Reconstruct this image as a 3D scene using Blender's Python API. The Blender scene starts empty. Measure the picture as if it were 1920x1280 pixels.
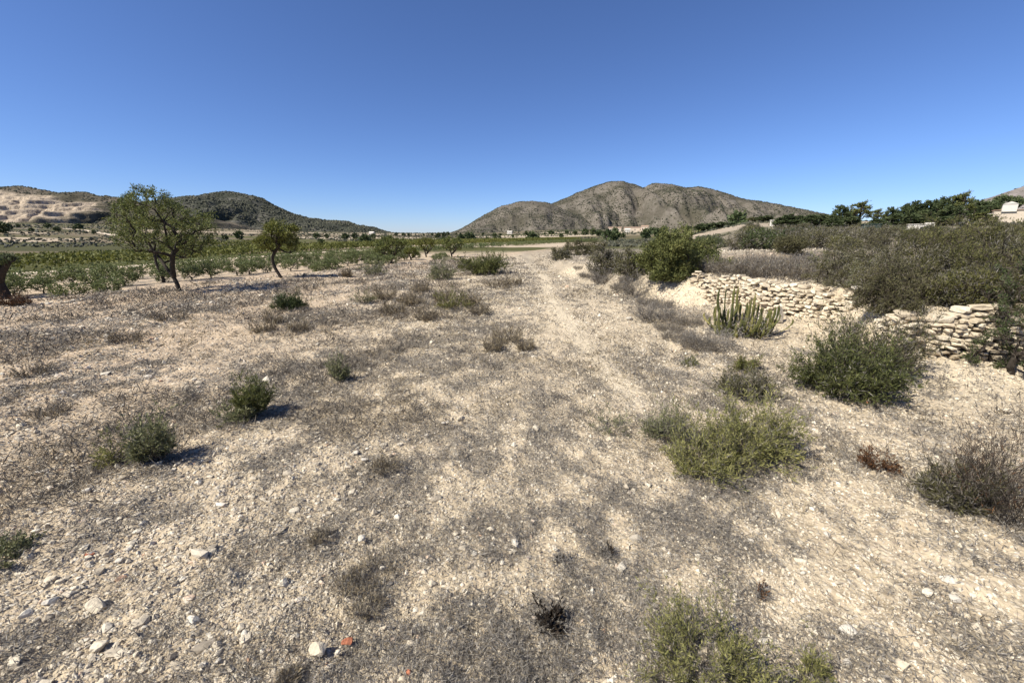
import bpy, math, random
import numpy as np
from mathutils import Vector
sc = bpy.context.scene
COL = sc.collection
rad = math.radians

# ------------------------------------------------------------------ camera, sky, sun, exposure
CAM_Z, PITCH, FPX = 1.7, math.atan(200.0 / 773.0), 773.0        # FPX: focal length in pixels of the 1920 wide photo
cam_d = bpy.data.cameras.new('camera'); cam = bpy.data.objects.new('camera', cam_d); COL.objects.link(cam)
cam.location = (0, 0, CAM_Z); cam.rotation_euler = (math.pi / 2 - PITCH, 0, 0)
cam_d.sensor_width = 36.0; cam_d.lens = 36.0 * FPX / 1920.0
cam_d.clip_start = 0.05; cam_d.clip_end = 20000
sc.camera = cam

SUN_EL, SUN_AZ = 47.0, 208.0      # azimuth counter-clockwise from +X towards +Y of the direction TO the sun (left, behind the camera)
w = bpy.data.worlds.new("World"); sc.world = w; w.use_nodes = True
nt = w.node_tree; bg = nt.nodes['Background']
sky = nt.nodes.new('ShaderNodeTexSky'); sky.sky_type = 'NISHITA'; sky.sun_disc = False
sky.sun_elevation = rad(SUN_EL); sky.sun_rotation = rad(90.0 - SUN_AZ)
sky.altitude = 800; sky.air_density = 0.85; sky.dust_density = 0.3; sky.ozone_density = 10.0
tint = nt.nodes.new('ShaderNodeMix'); tint.data_type = 'RGBA'; tint.blend_type = 'MULTIPLY'; tint.inputs[0].default_value = 1.0
tint.inputs[7].default_value = (1.06, 0.985, 1.06, 1)
nt.links.new(sky.outputs[0], tint.inputs[6]); nt.links.new(tint.outputs[2], bg.inputs[0]); bg.inputs[1].default_value = 0.084
sd = bpy.data.lights.new('sun', 'SUN'); sun = bpy.data.objects.new('sun', sd); COL.objects.link(sun)
sd.energy = 5.0; sd.angle = rad(0.5); sd.color = (1.0, 0.95, 0.84)
to_sun = Vector((math.cos(rad(SUN_AZ)) * math.cos(rad(SUN_EL)), math.sin(rad(SUN_AZ)) * math.cos(rad(SUN_EL)), math.sin(rad(SUN_EL))))
sun.rotation_euler = to_sun.to_track_quat('Z', 'Y').to_euler()
sun.location = (-20, -10, 30)
vs = sc.view_settings
vs.view_transform = 'Standard'; vs.look = 'None'; vs.gamma = 1.0; vs.use_curve_mapping = False
vs.exposure = 0.68
sc.cycles.max_bounces = 5; sc.cycles.diffuse_bounces = 3; sc.cycles.transparent_max_bounces = 4

# ------------------------------------------------------------------ helpers: noise, meshes, tags
R = np.random.default_rng(11)
random.seed(4)

def _h(ix, iy, s):
    with np.errstate(over='ignore'):
        n = (ix.astype(np.int64) * 374761393 + iy.astype(np.int64) * 668265263 + s * 974711) & 0xffffffff
        n = ((n ^ (n >> 13)) * 1274126177) & 0xffffffff
        n = (n ^ (n >> 16)) & 0xffffff
    return n / float(0xffffff)
def vn(x, y, s=0):
    x = np.asarray(x, float); y = np.asarray(y, float)
    ix = np.floor(x); iy = np.floor(y); fx = x - ix; fy = y - iy
    fx = fx * fx * (3 - 2 * fx); fy = fy * fy * (3 - 2 * fy)
    a = _h(ix, iy, s); b = _h(ix + 1, iy, s); c = _h(ix, iy + 1, s); d = _h(ix + 1, iy + 1, s)
    return (a + (b - a) * fx) * (1 - fy) + (c + (d - c) * fx) * fy
def fbm(x, y, s=0, o=4, g=0.5):
    t = 0; a = 1; n = 0
    for k in range(o):
        t = t + a * vn(x * 2 ** k + 17.3 * k, y * 2 ** k - 9.1 * k, s + k); n += a; a *= g
    return t / n
def ss(a, b, v):
    t = np.clip((np.asarray(v, float) - a) / (b - a), 0, 1); return t * t * (3 - 2 * t)

def mesh_np(name, V, F, mats, tint=None, smooth=False, mat_i=None, col=None):
    V = np.asarray(V, np.float32); F = np.asarray(F, np.int32)
    me = bpy.data.meshes.new(name); k = F.shape[1]
    me.vertices.add(len(V)); me.vertices.foreach_set('co', V.ravel())
    me.loops.add(F.size); me.loops.foreach_set('vertex_index', F.ravel())
    me.polygons.add(len(F)); me.polygons.foreach_set('loop_start', np.arange(0, F.size, k, dtype=np.int32))
    for m in (mats if isinstance(mats, (list, tuple)) else [mats]): me.materials.append(m)
    if mat_i is not None: me.polygons.foreach_set('material_index', np.asarray(mat_i, np.int32))
    me.polygons.foreach_set('use_smooth', np.full(len(F), smooth))
    if tint is not None:
        a = me.attributes.new('tint', 'FLOAT', 'FACE'); a.data.foreach_set('value', np.asarray(tint, np.float32))
    if col is not None:
        a = me.attributes.new('zone', 'FLOAT_COLOR', 'POINT'); a.data.foreach_set('color', np.asarray(col, np.float32).ravel())
    me.update(calc_edges=True)
    return me
def link(name, me, parent=None):
    o = bpy.data.objects.new(name, me); COL.objects.link(o)
    if parent is not None: o.parent = parent
    return o
def tag(o, label=None, cat=None, group=None, kind=None):
    if label: o['label'] = label
    if cat: o['category'] = cat
    if group: o['group'] = group
    if kind: o['kind'] = kind
    return o
def empty(name, loc=(0, 0, 0), rz=0.0, s=1.0):
    o = bpy.data.objects.new(name, None); COL.objects.link(o); o.empty_display_size = 0.2
    o.location = loc; o.rotation_euler = (0, 0, rz); o.scale = (s, s, s) if not hasattr(s, '__len__') else s
    return o
def copy_thing(src, loc, rz=0.0, s=1.0, label=None, group=None):
    r = src.copy(); COL.objects.link(r); r.location = loc; r.rotation_euler = (0, 0, rz)
    r.scale = (s, s, s) if not hasattr(s, '__len__') else s
    if label: r['label'] = label
    if group: r['group'] = group
    for c in list(src.children):
        d = c.copy(); COL.objects.link(d); d.parent = r
        for g in list(c.children):
            e = g.copy(); COL.objects.link(e); e.parent = d
    return r

class Geo:                                   # collects quads
    def __init__(s): s.V = []; s.F = []; s.T = []; s.n = 0
    def add(s, V, F, T=None):
        V = np.asarray(V, float).reshape(-1, 3); F = np.asarray(F, int)
        s.V.append(V); s.F.append(F + s.n); s.n += len(V)
        s.T.append(np.full(len(F), 0.5) if T is None else np.asarray(T, float))
    def build(s, name, mat, parent=None, smooth=False):
        return link(name, s.mesh(name, mat, smooth), parent)
    def mesh(s, name, mat, smooth=False):
        return mesh_np(name, np.concatenate(s.V), np.concatenate(s.F), mat, np.concatenate(s.T), smooth)

# ------------------------------------------------------------------ materials
def mk(name):
    m = bpy.data.materials.new(name); m.use_nodes = True
    n = m.node_tree.nodes; l = m.node_tree.links
    return m, n, l, n['Principled BSDF']
def nd(n, t, **k):
    x = n.new(t)
    for a, b in k.items(): setattr(x, a, b)
    return x
def ramp(n, l, src, stops):
    r = n.new('ShaderNodeValToRGB'); e = r.color_ramp.elements
    while len(e) < len(stops): e.new(0.5)
    for q, (p, c) in zip(e, stops): q.position = p; q.color = (c[0], c[1], c[2], 1)
    l.new(src, r.inputs[0]); return r.outputs[0]
def attr(n, name): x = n.new('ShaderNodeAttribute'); x.attribute_name = name; return x
def noise(n, l, vec, scale, detail=4, rough=0.6):
    x = n.new('ShaderNodeTexNoise'); x.inputs['Scale'].default_value = scale; x.inputs['Detail'].default_value = detail
    x.inputs['Roughness'].default_value = rough
    if vec is not None: l.new(vec, x.inputs['Vector'])
    return x.outputs[0]
def mixc(n, l, f, a, b, mode='MIX'):
    x = n.new('ShaderNodeMix'); x.data_type = 'RGBA'; x.blend_type = mode
    for i, v in ((0, f), (6, a), (7, b)):
        if isinstance(v, (int, float)): x.inputs[i].default_value = v
        elif isinstance(v, tuple): x.inputs[i].default_value = (v[0], v[1], v[2], 1)
        else: l.new(v, x.inputs[i])
    return x.outputs[2]
def math_(n, l, op, a, b=None, c=None, clamp=False):
    x = n.new('ShaderNodeMath'); x.operation = op; x.use_clamp = clamp
    for i, v in enumerate((a, b, c)):
        if v is None: continue
        if isinstance(v, (int, float)): x.inputs[i].default_value = v
        else: l.new(v, x.inputs[i])
    return x.outputs[0]

def leaf_mat(name, stops, transl=0.25, nscale=2.0, var=0.35):
    m, n, l, p = mk(name)
    t = attr(n, 'tint').outputs['Fac']; g = nd(n, 'ShaderNodeNewGeometry').outputs['Position']
    f = math_(n, l, 'MULTIPLY_ADD', math_(n, l, 'SUBTRACT', noise(n, l, g, nscale, 2), 0.5), var * 2, t)
    c = ramp(n, l, f, stops)
    l.new(c, p.inputs['Base Color']); p.inputs['Roughness'].default_value = 0.65
    p.inputs['Specular IOR Level'].default_value = 0.25
    tr = n.new('ShaderNodeBsdfTranslucent'); l.new(c, tr.inputs[0])
    mx = n.new('ShaderNodeMixShader'); mx.inputs[0].default_value = transl
    l.new(p.outputs[0], mx.inputs[1]); l.new(tr.outputs[0], mx.inputs[2])
    l.new(mx.outputs[0], n['Material Output'].inputs[0])
    return m
def simple_mat(name, stops, nscale=8.0, rough=0.85, bump=0.0, usetint=False):
    m, n, l, p = mk(name)
    g = nd(n, 'ShaderNodeTexCoord').outputs['Object']
    f = noise(n, l, g, nscale, 5)
    if usetint:
        f = math_(n, l, 'MULTIPLY_ADD', math_(n, l, 'SUBTRACT', f, 0.5), 0.5, attr(n, 'tint').outputs['Fac'])
    l.new(ramp(n, l, f, stops), p.inputs['Base Color'])
    p.inputs['Roughness'].default_value = rough; p.inputs['Specular IOR Level'].default_value = 0.2
    if bump:
        b = n.new('ShaderNodeBump'); b.inputs['Strength'].default_value = bump; b.inputs['Distance'].default_value = 0.02
        l.new(noise(n, l, g, nscale * 4, 6), b.inputs['Height']); l.new(b.outputs[0], p.inputs['Normal'])
    return m

M = {}
M['almond'] = leaf_mat('almond_leaf', [(0.0, (.05, .066, .018)), (.5, (.12, .142, .04)), (1, (.23, .225, .07))], .3, .8)
M['yellowgreen'] = leaf_mat('yellow_green_leaf', [(0.0, (.06, .07, .016)), (.5, (.135, .145, .032)), (1, (.24, .225, .06))], .3, 1.0)
M['green'] = leaf_mat('green_leaf', [(0.0, (.05, .06, .018)), (.5, (.11, .12, .036)), (1, (.21, .205, .068))], .25, 1.2)
M['olive'] = leaf_mat('olive_scrub_leaf', [(0.0, (.036, .034, .017)), (.4, (.088, .08, .038)), (.7, (.13, .122, .052)), (1, (.21, .185, .105))], .25, .9, .45)
M['thicket'] = leaf_mat('thicket_leaf', [(0.0, (.042, .042, .014)), (.45, (.10, .098, .03)), (.75, (.15, .143, .044)), (1, (.23, .205, .085))], .25, .9, .45)
M['broom'] = leaf_mat('broom_leaf', [(0.0, (.10, .105, .032)), (.5, (.22, .215, .07)), (1, (.38, .34, .14))], .3, 5.0)
M['greygreen'] = leaf_mat('grey_green_leaf', [(0.0, (.08, .088, .042)), (.5, (.17, .175, .08)), (1, (.29, .28, .15))], .25, 3.0)
M['dark'] = leaf_mat('dark_green_leaf', [(0.0, (.03, .042, .016)), (.5, (.065, .085, .03)), (1, (.13, .145, .055))], .2, 2.0)
M['pine'] = leaf_mat('pine_needle', [(0.0, (.028, .042, .016)), (.5, (.065, .085, .032)), (1, (.12, .135, .055))], .12, .35)
M['drygrey'] = leaf_mat('dead_grey_twig', [(0.0, (.085, .075, .064)), (.5, (.195, .175, .15)), (1, (.36, .325, .275))], .15, 2.0)
M['bushdark'] = leaf_mat('dense_bush_leaf', [(0.0, (.03, .036, .012)), (.5, (.075, .085, .026)), (1, (.155, .155, .05))], .2, 2.0)
M['darkdry'] = leaf_mat('dark_dead_twig', [(0.0, (.035, .028, .022)), (.5, (.085, .068, .052)), (1, (.18, .15, .115))], .15, 2.0)
M['straw'] = leaf_mat('dry_straw', [(0.0, (.10, .075, .045)), (.5, (.22, .175, .11)), (1, (.38, .31, .19))], .2, 2.0)
M['rust'] = leaf_mat('rusty_dead_leaf', [(0.0, (.03, .016, .008)), (.5, (.09, .042, .018)), (1, (.17, .08, .03))], .15, 8.0)
M['black'] = leaf_mat('blackened_dead_leaf', [(0.0, (.012, .009, .007)), (.6, (.035, .026, .018)), (1, (.08, .055, .035))], .05, 8.0)
M['vine'] = leaf_mat('vine_leaf', [(0.0, (.068, .085, .03)), (.5, (.13, .153, .056)), (1, (.225, .235, .10))], .3, .5)
M['weed'] = leaf_mat('dead_weed_stalk', [(0.0, (.07, .056, .044)), (.5, (.165, .14, .108)), (1, (.30, .26, .20))], .15, 1.5)
M['vinefar'] = leaf_mat('far_vine_leaf', [(0.0, (.075, .08, .018)), (.5, (.13, .136, .03)), (1, (.21, .20, .055))], .25, .08, .3)
M['bark'] = simple_mat('dark_bark', [(.2, (.018, .014, .011)), (.6, (.045, .036, .028)), (.9, (.09, .075, .06))], 14, .9, .6)
M['twig'] = simple_mat('grey_twig', [(.2, (.05, .042, .034)), (.6, (.11, .095, .08)), (.9, (.19, .165, .14))], 10, .9)
M['stone'] = simple_mat('limestone', [(.1, (.31, .25, .175)), (.4, (.49, .41, .295)), (.65, (.60, .52, .39)), (1, (.70, .63, .50))], 9, .9, .7, True)
M['whitestone'] = simple_mat('white_limestone', [(.2, (.42, .375, .30)), (.6, (.56, .51, .43)), (.9, (.66, .62, .54))], 12, .9, .5)
M['brick'] = simple_mat('red_brick_clay', [(.2, (.30, .10, .055)), (.6, (.45, .17, .09)), (.9, (.55, .27, .16))], 16, .9, .5)
M['gravel'] = simple_mat('gravel', [(.0, (.21, .175, .135)), (.3, (.40, .34, .255)), (.6, (.54, .47, .36)), (.85, (.67, .61, .50)), (1, (.55, .36, .24))], 30, .9, .3, True)
M['wallcream'] = simple_mat('cream_render', [(.2, (.47, .39, .30)), (.8, (.57, .485, .385))], 3, .9)
M['wallwhite'] = simple_mat('white_render', [(.2, (.52, .48, .42)), (.8, (.66, .62, .55))], 3, .9)
M['tile'] = simple_mat('roof_tile', [(.2, (.24, .16, .11)), (.8, (.36, .26, .19))], 6, .9)
M['window'] = simple_mat('dark_window', [(.2, (.02, .02, .022)), (.8, (.05, .05, .055))], 3, .2)
M['cactus'] = simple_mat('cactus_skin', [(.2, (.045, .052, .018)), (.5, (.115, .115, .036)), (.8, (.22, .195, .07)), (1, (.36, .30, .14))], 22, .6, .5, True)
M['darkgreenpaint'] = simple_mat('dark_green_paint', [(.2, (.02, .045, .04)), (.8, (.035, .065, .055))], 3, .6)

# ------------------------------------------------------------------ terrain height
EDGE = np.array([(2.4, 45), (2.1, 30), (2.9, 18), (3.7, 13), (4.3, 11.2), (4.95, 9.9), (6.0, 7.25), (5.75, 6.3), (5.4, 5.38), (6.7, 5.12), (7.2, 4.0), (7.5, 2.0), (7.8, -6)], float)
POLY = np.vstack([EDGE, [(60, -6), (60, 45)]])
def edge_sd(x, y):
    d = np.full(x.shape, 1e9)
    for a, b in zip(EDGE[:-1], EDGE[1:]):
        ab = b - a; L = ab @ ab
        t = np.clip(((x - a[0]) * ab[0] + (y - a[1]) * ab[1]) / L, 0, 1)
        d = np.minimum(d, np.hypot(x - a[0] - t * ab[0], y - a[1] - t * ab[1]))
    ins = np.zeros(x.shape, bool); n = len(POLY)
    for i in range(n):
        x1, y1 = POLY[i]; x2, y2 = POLY[(i + 1) % n]
        if y1 == y2: continue
        c = ((y1 > y) != (y2 > y)) & (x < (x2 - x1) * (y - y1) / (y2 - y1) + x1)
        ins ^= c
    return np.where(ins, d, -d)
def field_e(x, y): return (x + 12.9) * -0.923 + (y - 10.3) * 0.386
def height(x, y, micro=False):
    x = np.asarray(x, float); y = np.asarray(y, float); shp = x.shape
    x = np.atleast_1d(x); y = np.atleast_1d(y)
    r = np.hypot(x, y)
    az = x / np.maximum(y, 1.0)
    z = 0.10 * (fbm(x * .25, y * .25, 3, 2) - .5) * ss(2, 7, r)
    near = (np.abs(x) < 70) & (y > -8) & (y < 47)
    sd_ = np.full(x.shape, -9.0); sd_[near] = edge_sd(x[near], y[near])
    sd_[(~near) & (x > 8) & (y < 47)] = 9
    Ht = np.interp(y, [-6, 4, 6, 9, 11, 13, 18, 30, 44], [.7, .66, .60, .55, .72, .58, .42, .22, 0])
    wall = np.maximum(ss(4.3, 4.8, y) * (1 - ss(5.5, 6.0, y)), ss(7.0, 7.4, y) * (1 - ss(9.6, 10.2, y)))
    slump = .9 + .7 * (fbm(x * .7, y * .7, 8, 2) - .5)
    wdt = slump * (1 - wall) + .10 * wall
    z = z + Ht * ((1 - wall) * ss(0, 1, (sd_ + wdt) / (wdt + .06)) + wall * ss(.07, .15, sd_))
    z = z + wall * .16 * ss(-1.3, -.05, sd_)          # scree at the wall foot
    bk = ss(-1.5, -.3, sd_) * (1 - ss(.3, .9, sd_)) * (1 - .8 * wall)
    z = z + .05 * (fbm(x * 1.3, y * 1.3, 5, 3) - .5) * ss(-1.5, 0, sd_) * 3 + bk * .22 * (np.abs(fbm(x * 2.1, y * 2.1, 15, 4) * 2 - 1) - .25)
    # right hand rise
    m = ss(.32, .6, az) * (y > 0)
    z = z + m * (.42 * ss(20.2, 20.8, y + .5 * (fbm(x * .3, y * 0, 4, 2) - .5)) + .05 * np.clip(y - 21, 0, 90) + .015 * np.clip(y - 111, 0, 600))
    # left plain below the field
    e = field_e(x, y)
    ef = ss(0, 2.2, e) * (1 - m)
    lm = 1 - ss(-1.0, -.25, az)
    z = z - ef * (.40 + .5 * ss(3, 25, e) * lm + 1.5 * ss(20, 95, e))
    z = z + (y > 0) * (lm * .024 * np.clip(r - 130, 0, 1500) + (1 - lm) * (1 - m) * (.011 + .010 * ss(-.08, .12, az)) * np.clip(r - 210, 0, 620))
    z = z + 2.0 * (fbm(x * .008, y * .008, 6, 3) - .5) * ss(140, 420, r)
    if micro:
        f = 1 - ss(14, 30, r)
        trk = np.exp(-((x - 1.2) / .35) ** 2)
        q = .055 * (fbm(x * 1.1, y * .6, 21, 2) - .5) + .05 * (fbm(x * 3.6, y * 2.6, 22, 3) - .5) + .030 * (fbm(x * 12, y * 11, 25, 2) - .5)
        q = q + .05 * np.clip(fbm(x * 7, y * 6.5, 31, 2) - .58, 0, 1) * 1.3
        z = z + f * q * (1 - .5 * trk)
    return z.reshape(shp)

def ray(px, py):
    dx = (px - 960) / FPX; dy = (640 - py) / FPX
    return dx, math.cos(PITCH) + dy * math.sin(PITCH), -math.sin(PITCH) + dy * math.cos(PITCH)
def hit(px, py, tmax=400):
    """where the view ray through a pixel of the photo meets the ground: the thing then stands there in the world"""
    a, b, c = ray(px, py)
    t = np.exp(np.linspace(math.log(.6), math.log(tmax), 3000))
    g = CAM_Z + c * t - height(a * t, b * t)
    i = np.argmax(g < 0) if (g < 0).any() else len(t) - 1
    T = t[i]; return Vector((a * T, b * T, float(height(a * T, b * T)))), T
def at(px, Y):
    a, b, c = ray(px, 440); x = a / b * Y
    return Vector((x, Y, float(height(x, Y))))

# ------------------------------------------------------------------ ground sheet
def ang_list():
    f = np.concatenate([np.linspace(-100, -62, 150)[:-1], np.linspace(-62, 62, 748), np.linspace(62, 100, 150)[1:]]); o = np.linspace(100, 260, 60)[1:-1]
    return np.radians(np.concatenate([f, o]))
def rad_list():
    r = [0.35]
    while r[-1] < 9000:
        q = r[-1]; r.append(q * (1 + (.0048 if q < 16 else .0075 if q < 60 else .022)) + .0008)
    return np.array(r)
TH = ang_list(); RR = rad_list()
gt, gr = np.meshgrid(TH, RR)
gx = gr * np.sin(gt); gy = gr * np.cos(gt)
gz = height(gx, gy, True)
nr, na = gx.shape
def track_m(x, y):
    c = 1.18 + .12 * np.sin(y * .45); t = np.exp(-((x - c) / .22) ** 2) * 1.15 + .3 * np.exp(-((x - c - 1.25) / .25) ** 2)
    return np.clip(t, 0, 1) * ss(3.0, 4.4, y)
def dust(x, y): return ss(.54, .68, fbm(x * .5 + 3, y * .42, 63, 3))
def litter_field(x, y):
    r = np.hypot(x, y)
    a = fbm(x * .6 + .3, y * .6, 41, 3, .5); b = fbm(x * 4.6, y * 3.6, 42, 4, .68)
    v = (.62 + .23 * ss(1.6, 3.5, r)) * ss(.485, .60, .36 * a + .64 * b + .02 * ss(3, 7, r))
    v = np.clip(v + .35 * (1 - ss(-4.5, -1.0, x)) * ss(3, 6, r) * ss(.35, .55, b), 0, 1)
    gb = .75 * np.exp(-((x - 3.3) / 1.1) ** 2 - ((y - 3.35) / .6) ** 2) + .6 * np.exp(-((x - 1.5) / .7) ** 2 - ((y - 2.35) / .35) ** 2) + .5 * np.exp(-((x - 2.9) / .8) ** 2 - ((y - 2.0) / .3) ** 2)
    v = np.clip(v + gb * ss(.38, .56, b), 0, 1)
    return v * (1 - .9 * track_m(x, y)) * (1 - .5 * dust(x, y))
def zones(x, y):
    r = np.hypot(x, y); e = field_e(x, y)
    L = litter_field(x, y)
    near = (np.abs(x) < 40) & (y < 47) & (y > -6)
    s = np.full(x.shape, -9.0); s[near] = edge_sd(x[near], y[near])
    bank = ss(-1.2, -.5, s) * (1 - ss(.25, .7, s)) * np.clip(np.exp(-((y - 9.8) / 1.9) ** 2) + np.exp(-((y - 5.0) / 1.6) ** 2) + .8 * np.exp(-((y - 17.3) / .9) ** 2), 0, 1)
    L = np.maximum(L, .75 * ss(-2.2, -1.0, s) * (1 - ss(.3, .8, s)) * (y > 11))
    L = L * (1 - .75 * bank)
    ter = ss(.4, 1.2, s)
    L = np.maximum(L, ter * .8)
    trk = track_m(x, y)
    pale = np.clip(trk + .9 * bank + np.exp(-((x - 5.1) ** 2 + (y - 4.4) ** 2) / .6), 0, 1)
    red = np.clip(ss(-3.5, 0, e) * (1 - ss(1.5, 6, e)) * (y > 0) + .8 * (1 - ss(-6, -1.0, x)) + .4 * (1 - ss(1.5, 3.0, r)) * 0, 0, 1)
    red = np.maximum(red, ss(20.0, 20.6, y) * (1 - ss(21.2, 22, y)) * (x > 8))
    far = np.maximum(ss(25, 31, e) * (y > 0), ss(45, 60, r) * (1 - .6 * ss(.35, .5, x / np.maximum(y, 1)) * (1 - ss(90, 140, r))))
    L = np.maximum(L, ss(21.5, 23, y) * (x > 8) * .9)
    return np.stack([pale, L, red, far], -1)
col = zones(gx, gy).reshape(-1, 4)
V = np.stack([gx, gy, gz], -1).reshape(-1, 3)
ii = np.arange(nr * na).reshape(nr, na)
i2 = np.concatenate([ii, ii[:, :1]], 1)
F = np.stack([i2[:-1, :-1], i2[:-1, 1:], i2[1:, 1:], i2[1:, :-1]], -1).reshape(-1, 4)
# close the hole under the camera
cidx = len(V); V = np.vstack([V, [[0, 0, float(height(0., 0.))]]]); col = np.vstack([col, col[:1]])
fan = np.stack([np.full(na // 2, cidx), i2[0, 0:na:2][:na // 2], i2[0, 1:na:2][:na // 2], i2[0, 2:na + 1:2][:na // 2]], -1)
F = np.vstack([F[:, ::-1], fan[:, ::-1]])

def ground_mat():
    m, n, l, p = mk('stony_ground')
    g = nd(n, 'ShaderNodeNewGeometry').outputs['Position']
    z = attr(n, 'zone'); sep = nd(n, 'ShaderNodeSeparateColor'); l.new(z.outputs['Color'], sep.inputs[0])
    pale, lit, red = sep.outputs; far = z.outputs['Alpha']
    n1 = noise(n, l, g, 1.6, 5, .6); n2 = noise(n, l, g, 9, 5, .65); n3 = noise(n, l, g, 45, 4, .7)
    soil = ramp(n, l, n2, [(.25, (.278, .216, .143)), (.5, (.462, .38, .262)), (.75, (.58, .492, .35))])
    soil = mixc(n, l, math_(n, l, 'MULTIPLY', n1, .55), soil, (.48, .385, .275))
    soil = mixc(n, l, math_(n, l, 'MULTIPLY', pale, .7), soil, (.57, .48, .345))
    soil = mixc(n, l, math_(n, l, 'MULTIPLY', red, .55), soil, (.46, .325, .215))
    # pebbles
    v = nd(n, 'ShaderNodeTexVoronoi'); v.inputs['Scale'].default_value = 38; l.new(g, v.inputs['Vector'])
    v2 = nd(n, 'ShaderNodeTexVoronoi'); v2.inputs['Scale'].default_value = 14; l.new(g, v2.inputs['Vector'])
    sc1 = nd(n, 'ShaderNodeSeparateColor'); l.new(v.outputs['Color'], sc1.inputs[0])
    peb = ramp(n, l, sc1.outputs[0], [(0, (.26, .21, .16)), (.4, (.46, .38, .29)), (.75, (.60, .53, .42)), (1, (.70, .64, .54))])
    pm = math_(n, l, 'MULTIPLY', math_(n, l, 'LESS_THAN', v.outputs['Distance'], .42), math_(n, l, 'GREATER_THAN', sc1.outputs[1], .45))
    soil = mixc(n, l, math_(n, l, 'MULTIPLY', pm, .8), soil, peb)
    # dry litter film between the stones
    lt = ramp(n, l, n3, [(.3, (.085, .072, .058)), (.5, (.16, .14, .115)), (.72, (.29, .25, .20))])
    lf = math_(n, l, 'MULTIPLY_ADD', math_(n, l, 'SUBTRACT', n2, .5), 1.6, lit, clamp=True)
    lf = math_(n, l, 'MULTIPLY_ADD', math_(n, l, 'SUBTRACT', n3, .5), 1.6, lf, clamp=True)
    lf = math_(n, l, 'MULTIPLY', lf, math_(n, l, 'MULTIPLY', lit, .85))
    nearc = mixc(n, l, lf, soil, lt)
    # far plain: fields, scrub, bare strips
    mp = nd(n, 'ShaderNodeMapping'); l.new(g, mp.inputs[0]); mp.inputs['Scale'].default_value = (.010, .022, 0); mp.inputs['Rotation'].default_value = (0, 0, .35)
    fv = nd(n, 'ShaderNodeTexVoronoi'); fv.inputs['Scale'].default_value = 1; l.new(mp.outputs[0], fv.inputs['Vector'])
    sc2 = nd(n, 'ShaderNodeSeparateColor'); l.new(fv.outputs['Color'], sc2.inputs[0])
    fn = noise(n, l, g, .06, 5, .7)
    ff = math_(n, l, 'MULTIPLY_ADD', math_(n, l, 'SUBTRACT', fn, .5), .7, sc2.outputs[0])
    fc = ramp(n, l, ff, [(0, (.06, .058, .026)), (.35, (.085, .085, .03)), (.55, (.13, .105, .065)), (.75, (.20, .16, .105)), (.86, (.40, .32, .23)), (1, (.45, .37, .27))])
    c = mixc(n, l, far, nearc, fc)
    l.new(c, p.inputs['Base Color']); p.inputs['Roughness'].default_value = .95; p.inputs['Specular IOR Level'].default_value = .1
    hb = math_(n, l, 'MULTIPLY_ADD', v.outputs['Distance'], -.5, math_(n, l, 'MULTIPLY_ADD', n3, .8, math_(n, l, 'MULTIPLY', v2.outputs['Distance'], -.7)))
    b = nd(n, 'ShaderNodeBump'); b.inputs['Strength'].default_value = .9; b.inputs['Distance'].default_value = .02
    l.new(hb, b.inputs['Height']); l.new(b.outputs[0], p.inputs['Normal'])
    return m
M['ground'] = ground_mat()
ground = tag(link('ground', mesh_np('ground', V, F, M['ground'], smooth=True, col=col)), 'dry stony field with pale soil and grey litter, running to the far plain', kind='structure')

# ------------------------------------------------------------------ hills
def hill_mat(name, stops, green, gamt, strata=0.0, pale=None):
    m, n, l, p = mk(name)
    g = nd(n, 'ShaderNodeNewGeometry').outputs['Position']
    a = noise(n, l, g, .02, 7, .7); b = noise(n, l, g, .13, 4, .7)
    f = math_(n, l, 'MULTIPLY_ADD', b, .6, math_(n, l, 'MULTIPLY', a, .5))
    c = ramp(n, l, f, stops)
    gm = ramp(n, l, noise(n, l, g, .011, 6, .65), [(.5 - gamt * .25, (0, 0, 0)), (.68 - gamt * .25, (1, 1, 1))])
    c = mixc(n, l, math_(n, l, 'MULTIPLY', gm, .8), c, green)
    if pale:
        z = attr(n, 'zone'); s = nd(n, 'ShaderNodeSeparateColor'); l.new(z.outputs['Color'], s.inputs[0])
        mp = nd(n, 'ShaderNodeMapping'); l.new(g, mp.inputs[0]); mp.inputs['Scale'].default_value = (.16, .16, .04)
        pc = ramp(n, l, noise(n, l, mp.outputs[0], 1.6, 6, .7), [(.32, (.13, .10, .07)), (.43, pale), (.56, (.42, .34, .25)), (.7, (.54, .455, .35))])
        pf = math_(n, l, 'MULTIPLY_ADD', math_(n, l, 'SUBTRACT', noise(n, l, g, .035, 6, .75), .5), 3.2, s.outputs[0], clamp=True)
        pf = math_(n, l, 'MULTIPLY', pf, s.outputs[0])
        c = mixc(n, l, math_(n, l, 'MINIMUM', math_(n, l, 'MULTIPLY', pf, 1.6), 1.0), c, pc)
    l.new(c, p.inputs['Base Color']); p.inputs['Roughness'].default_value = .95; p.inputs['Specular IOR Level'].default_value = .05
    bb = nd(n, 'ShaderNodeBump'); bb.inputs['Strength'].default_value = .8; bb.inputs['Distance'].default_value = 5
    l.new(f, bb.inputs['Height']); l.new(bb.outputs[0], p.inputs['Normal'])
    return m
ICO = None
def ico():
    global ICO
    if ICO is None:
        import bmesh
        bm = bmesh.new(); bmesh.ops.create_icosphere(bm, subdivisions=1, radius=1)
        v = np.array([q.co[:] for q in bm.verts]); f = np.array([[q.index for q in t.verts] for t in bm.faces]); bm.free()
        ICO = (v, f)
    return ICO
def blobs(P, S, rng, flat=.8, jit=.3):
    v, f = ico(); n = len(P)
    W = v[None] * S[:, None, None] * np.array([1, 1, flat]) * (1 + jit * (rng.random((n, len(v), 1)) - .5) * 2)
    W = W + P[:, None, :]
    FF = f[None] + (np.arange(n) * len(v))[:, None, None]
    return W.reshape(-1, 3), FF.reshape(-1, 3)

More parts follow.
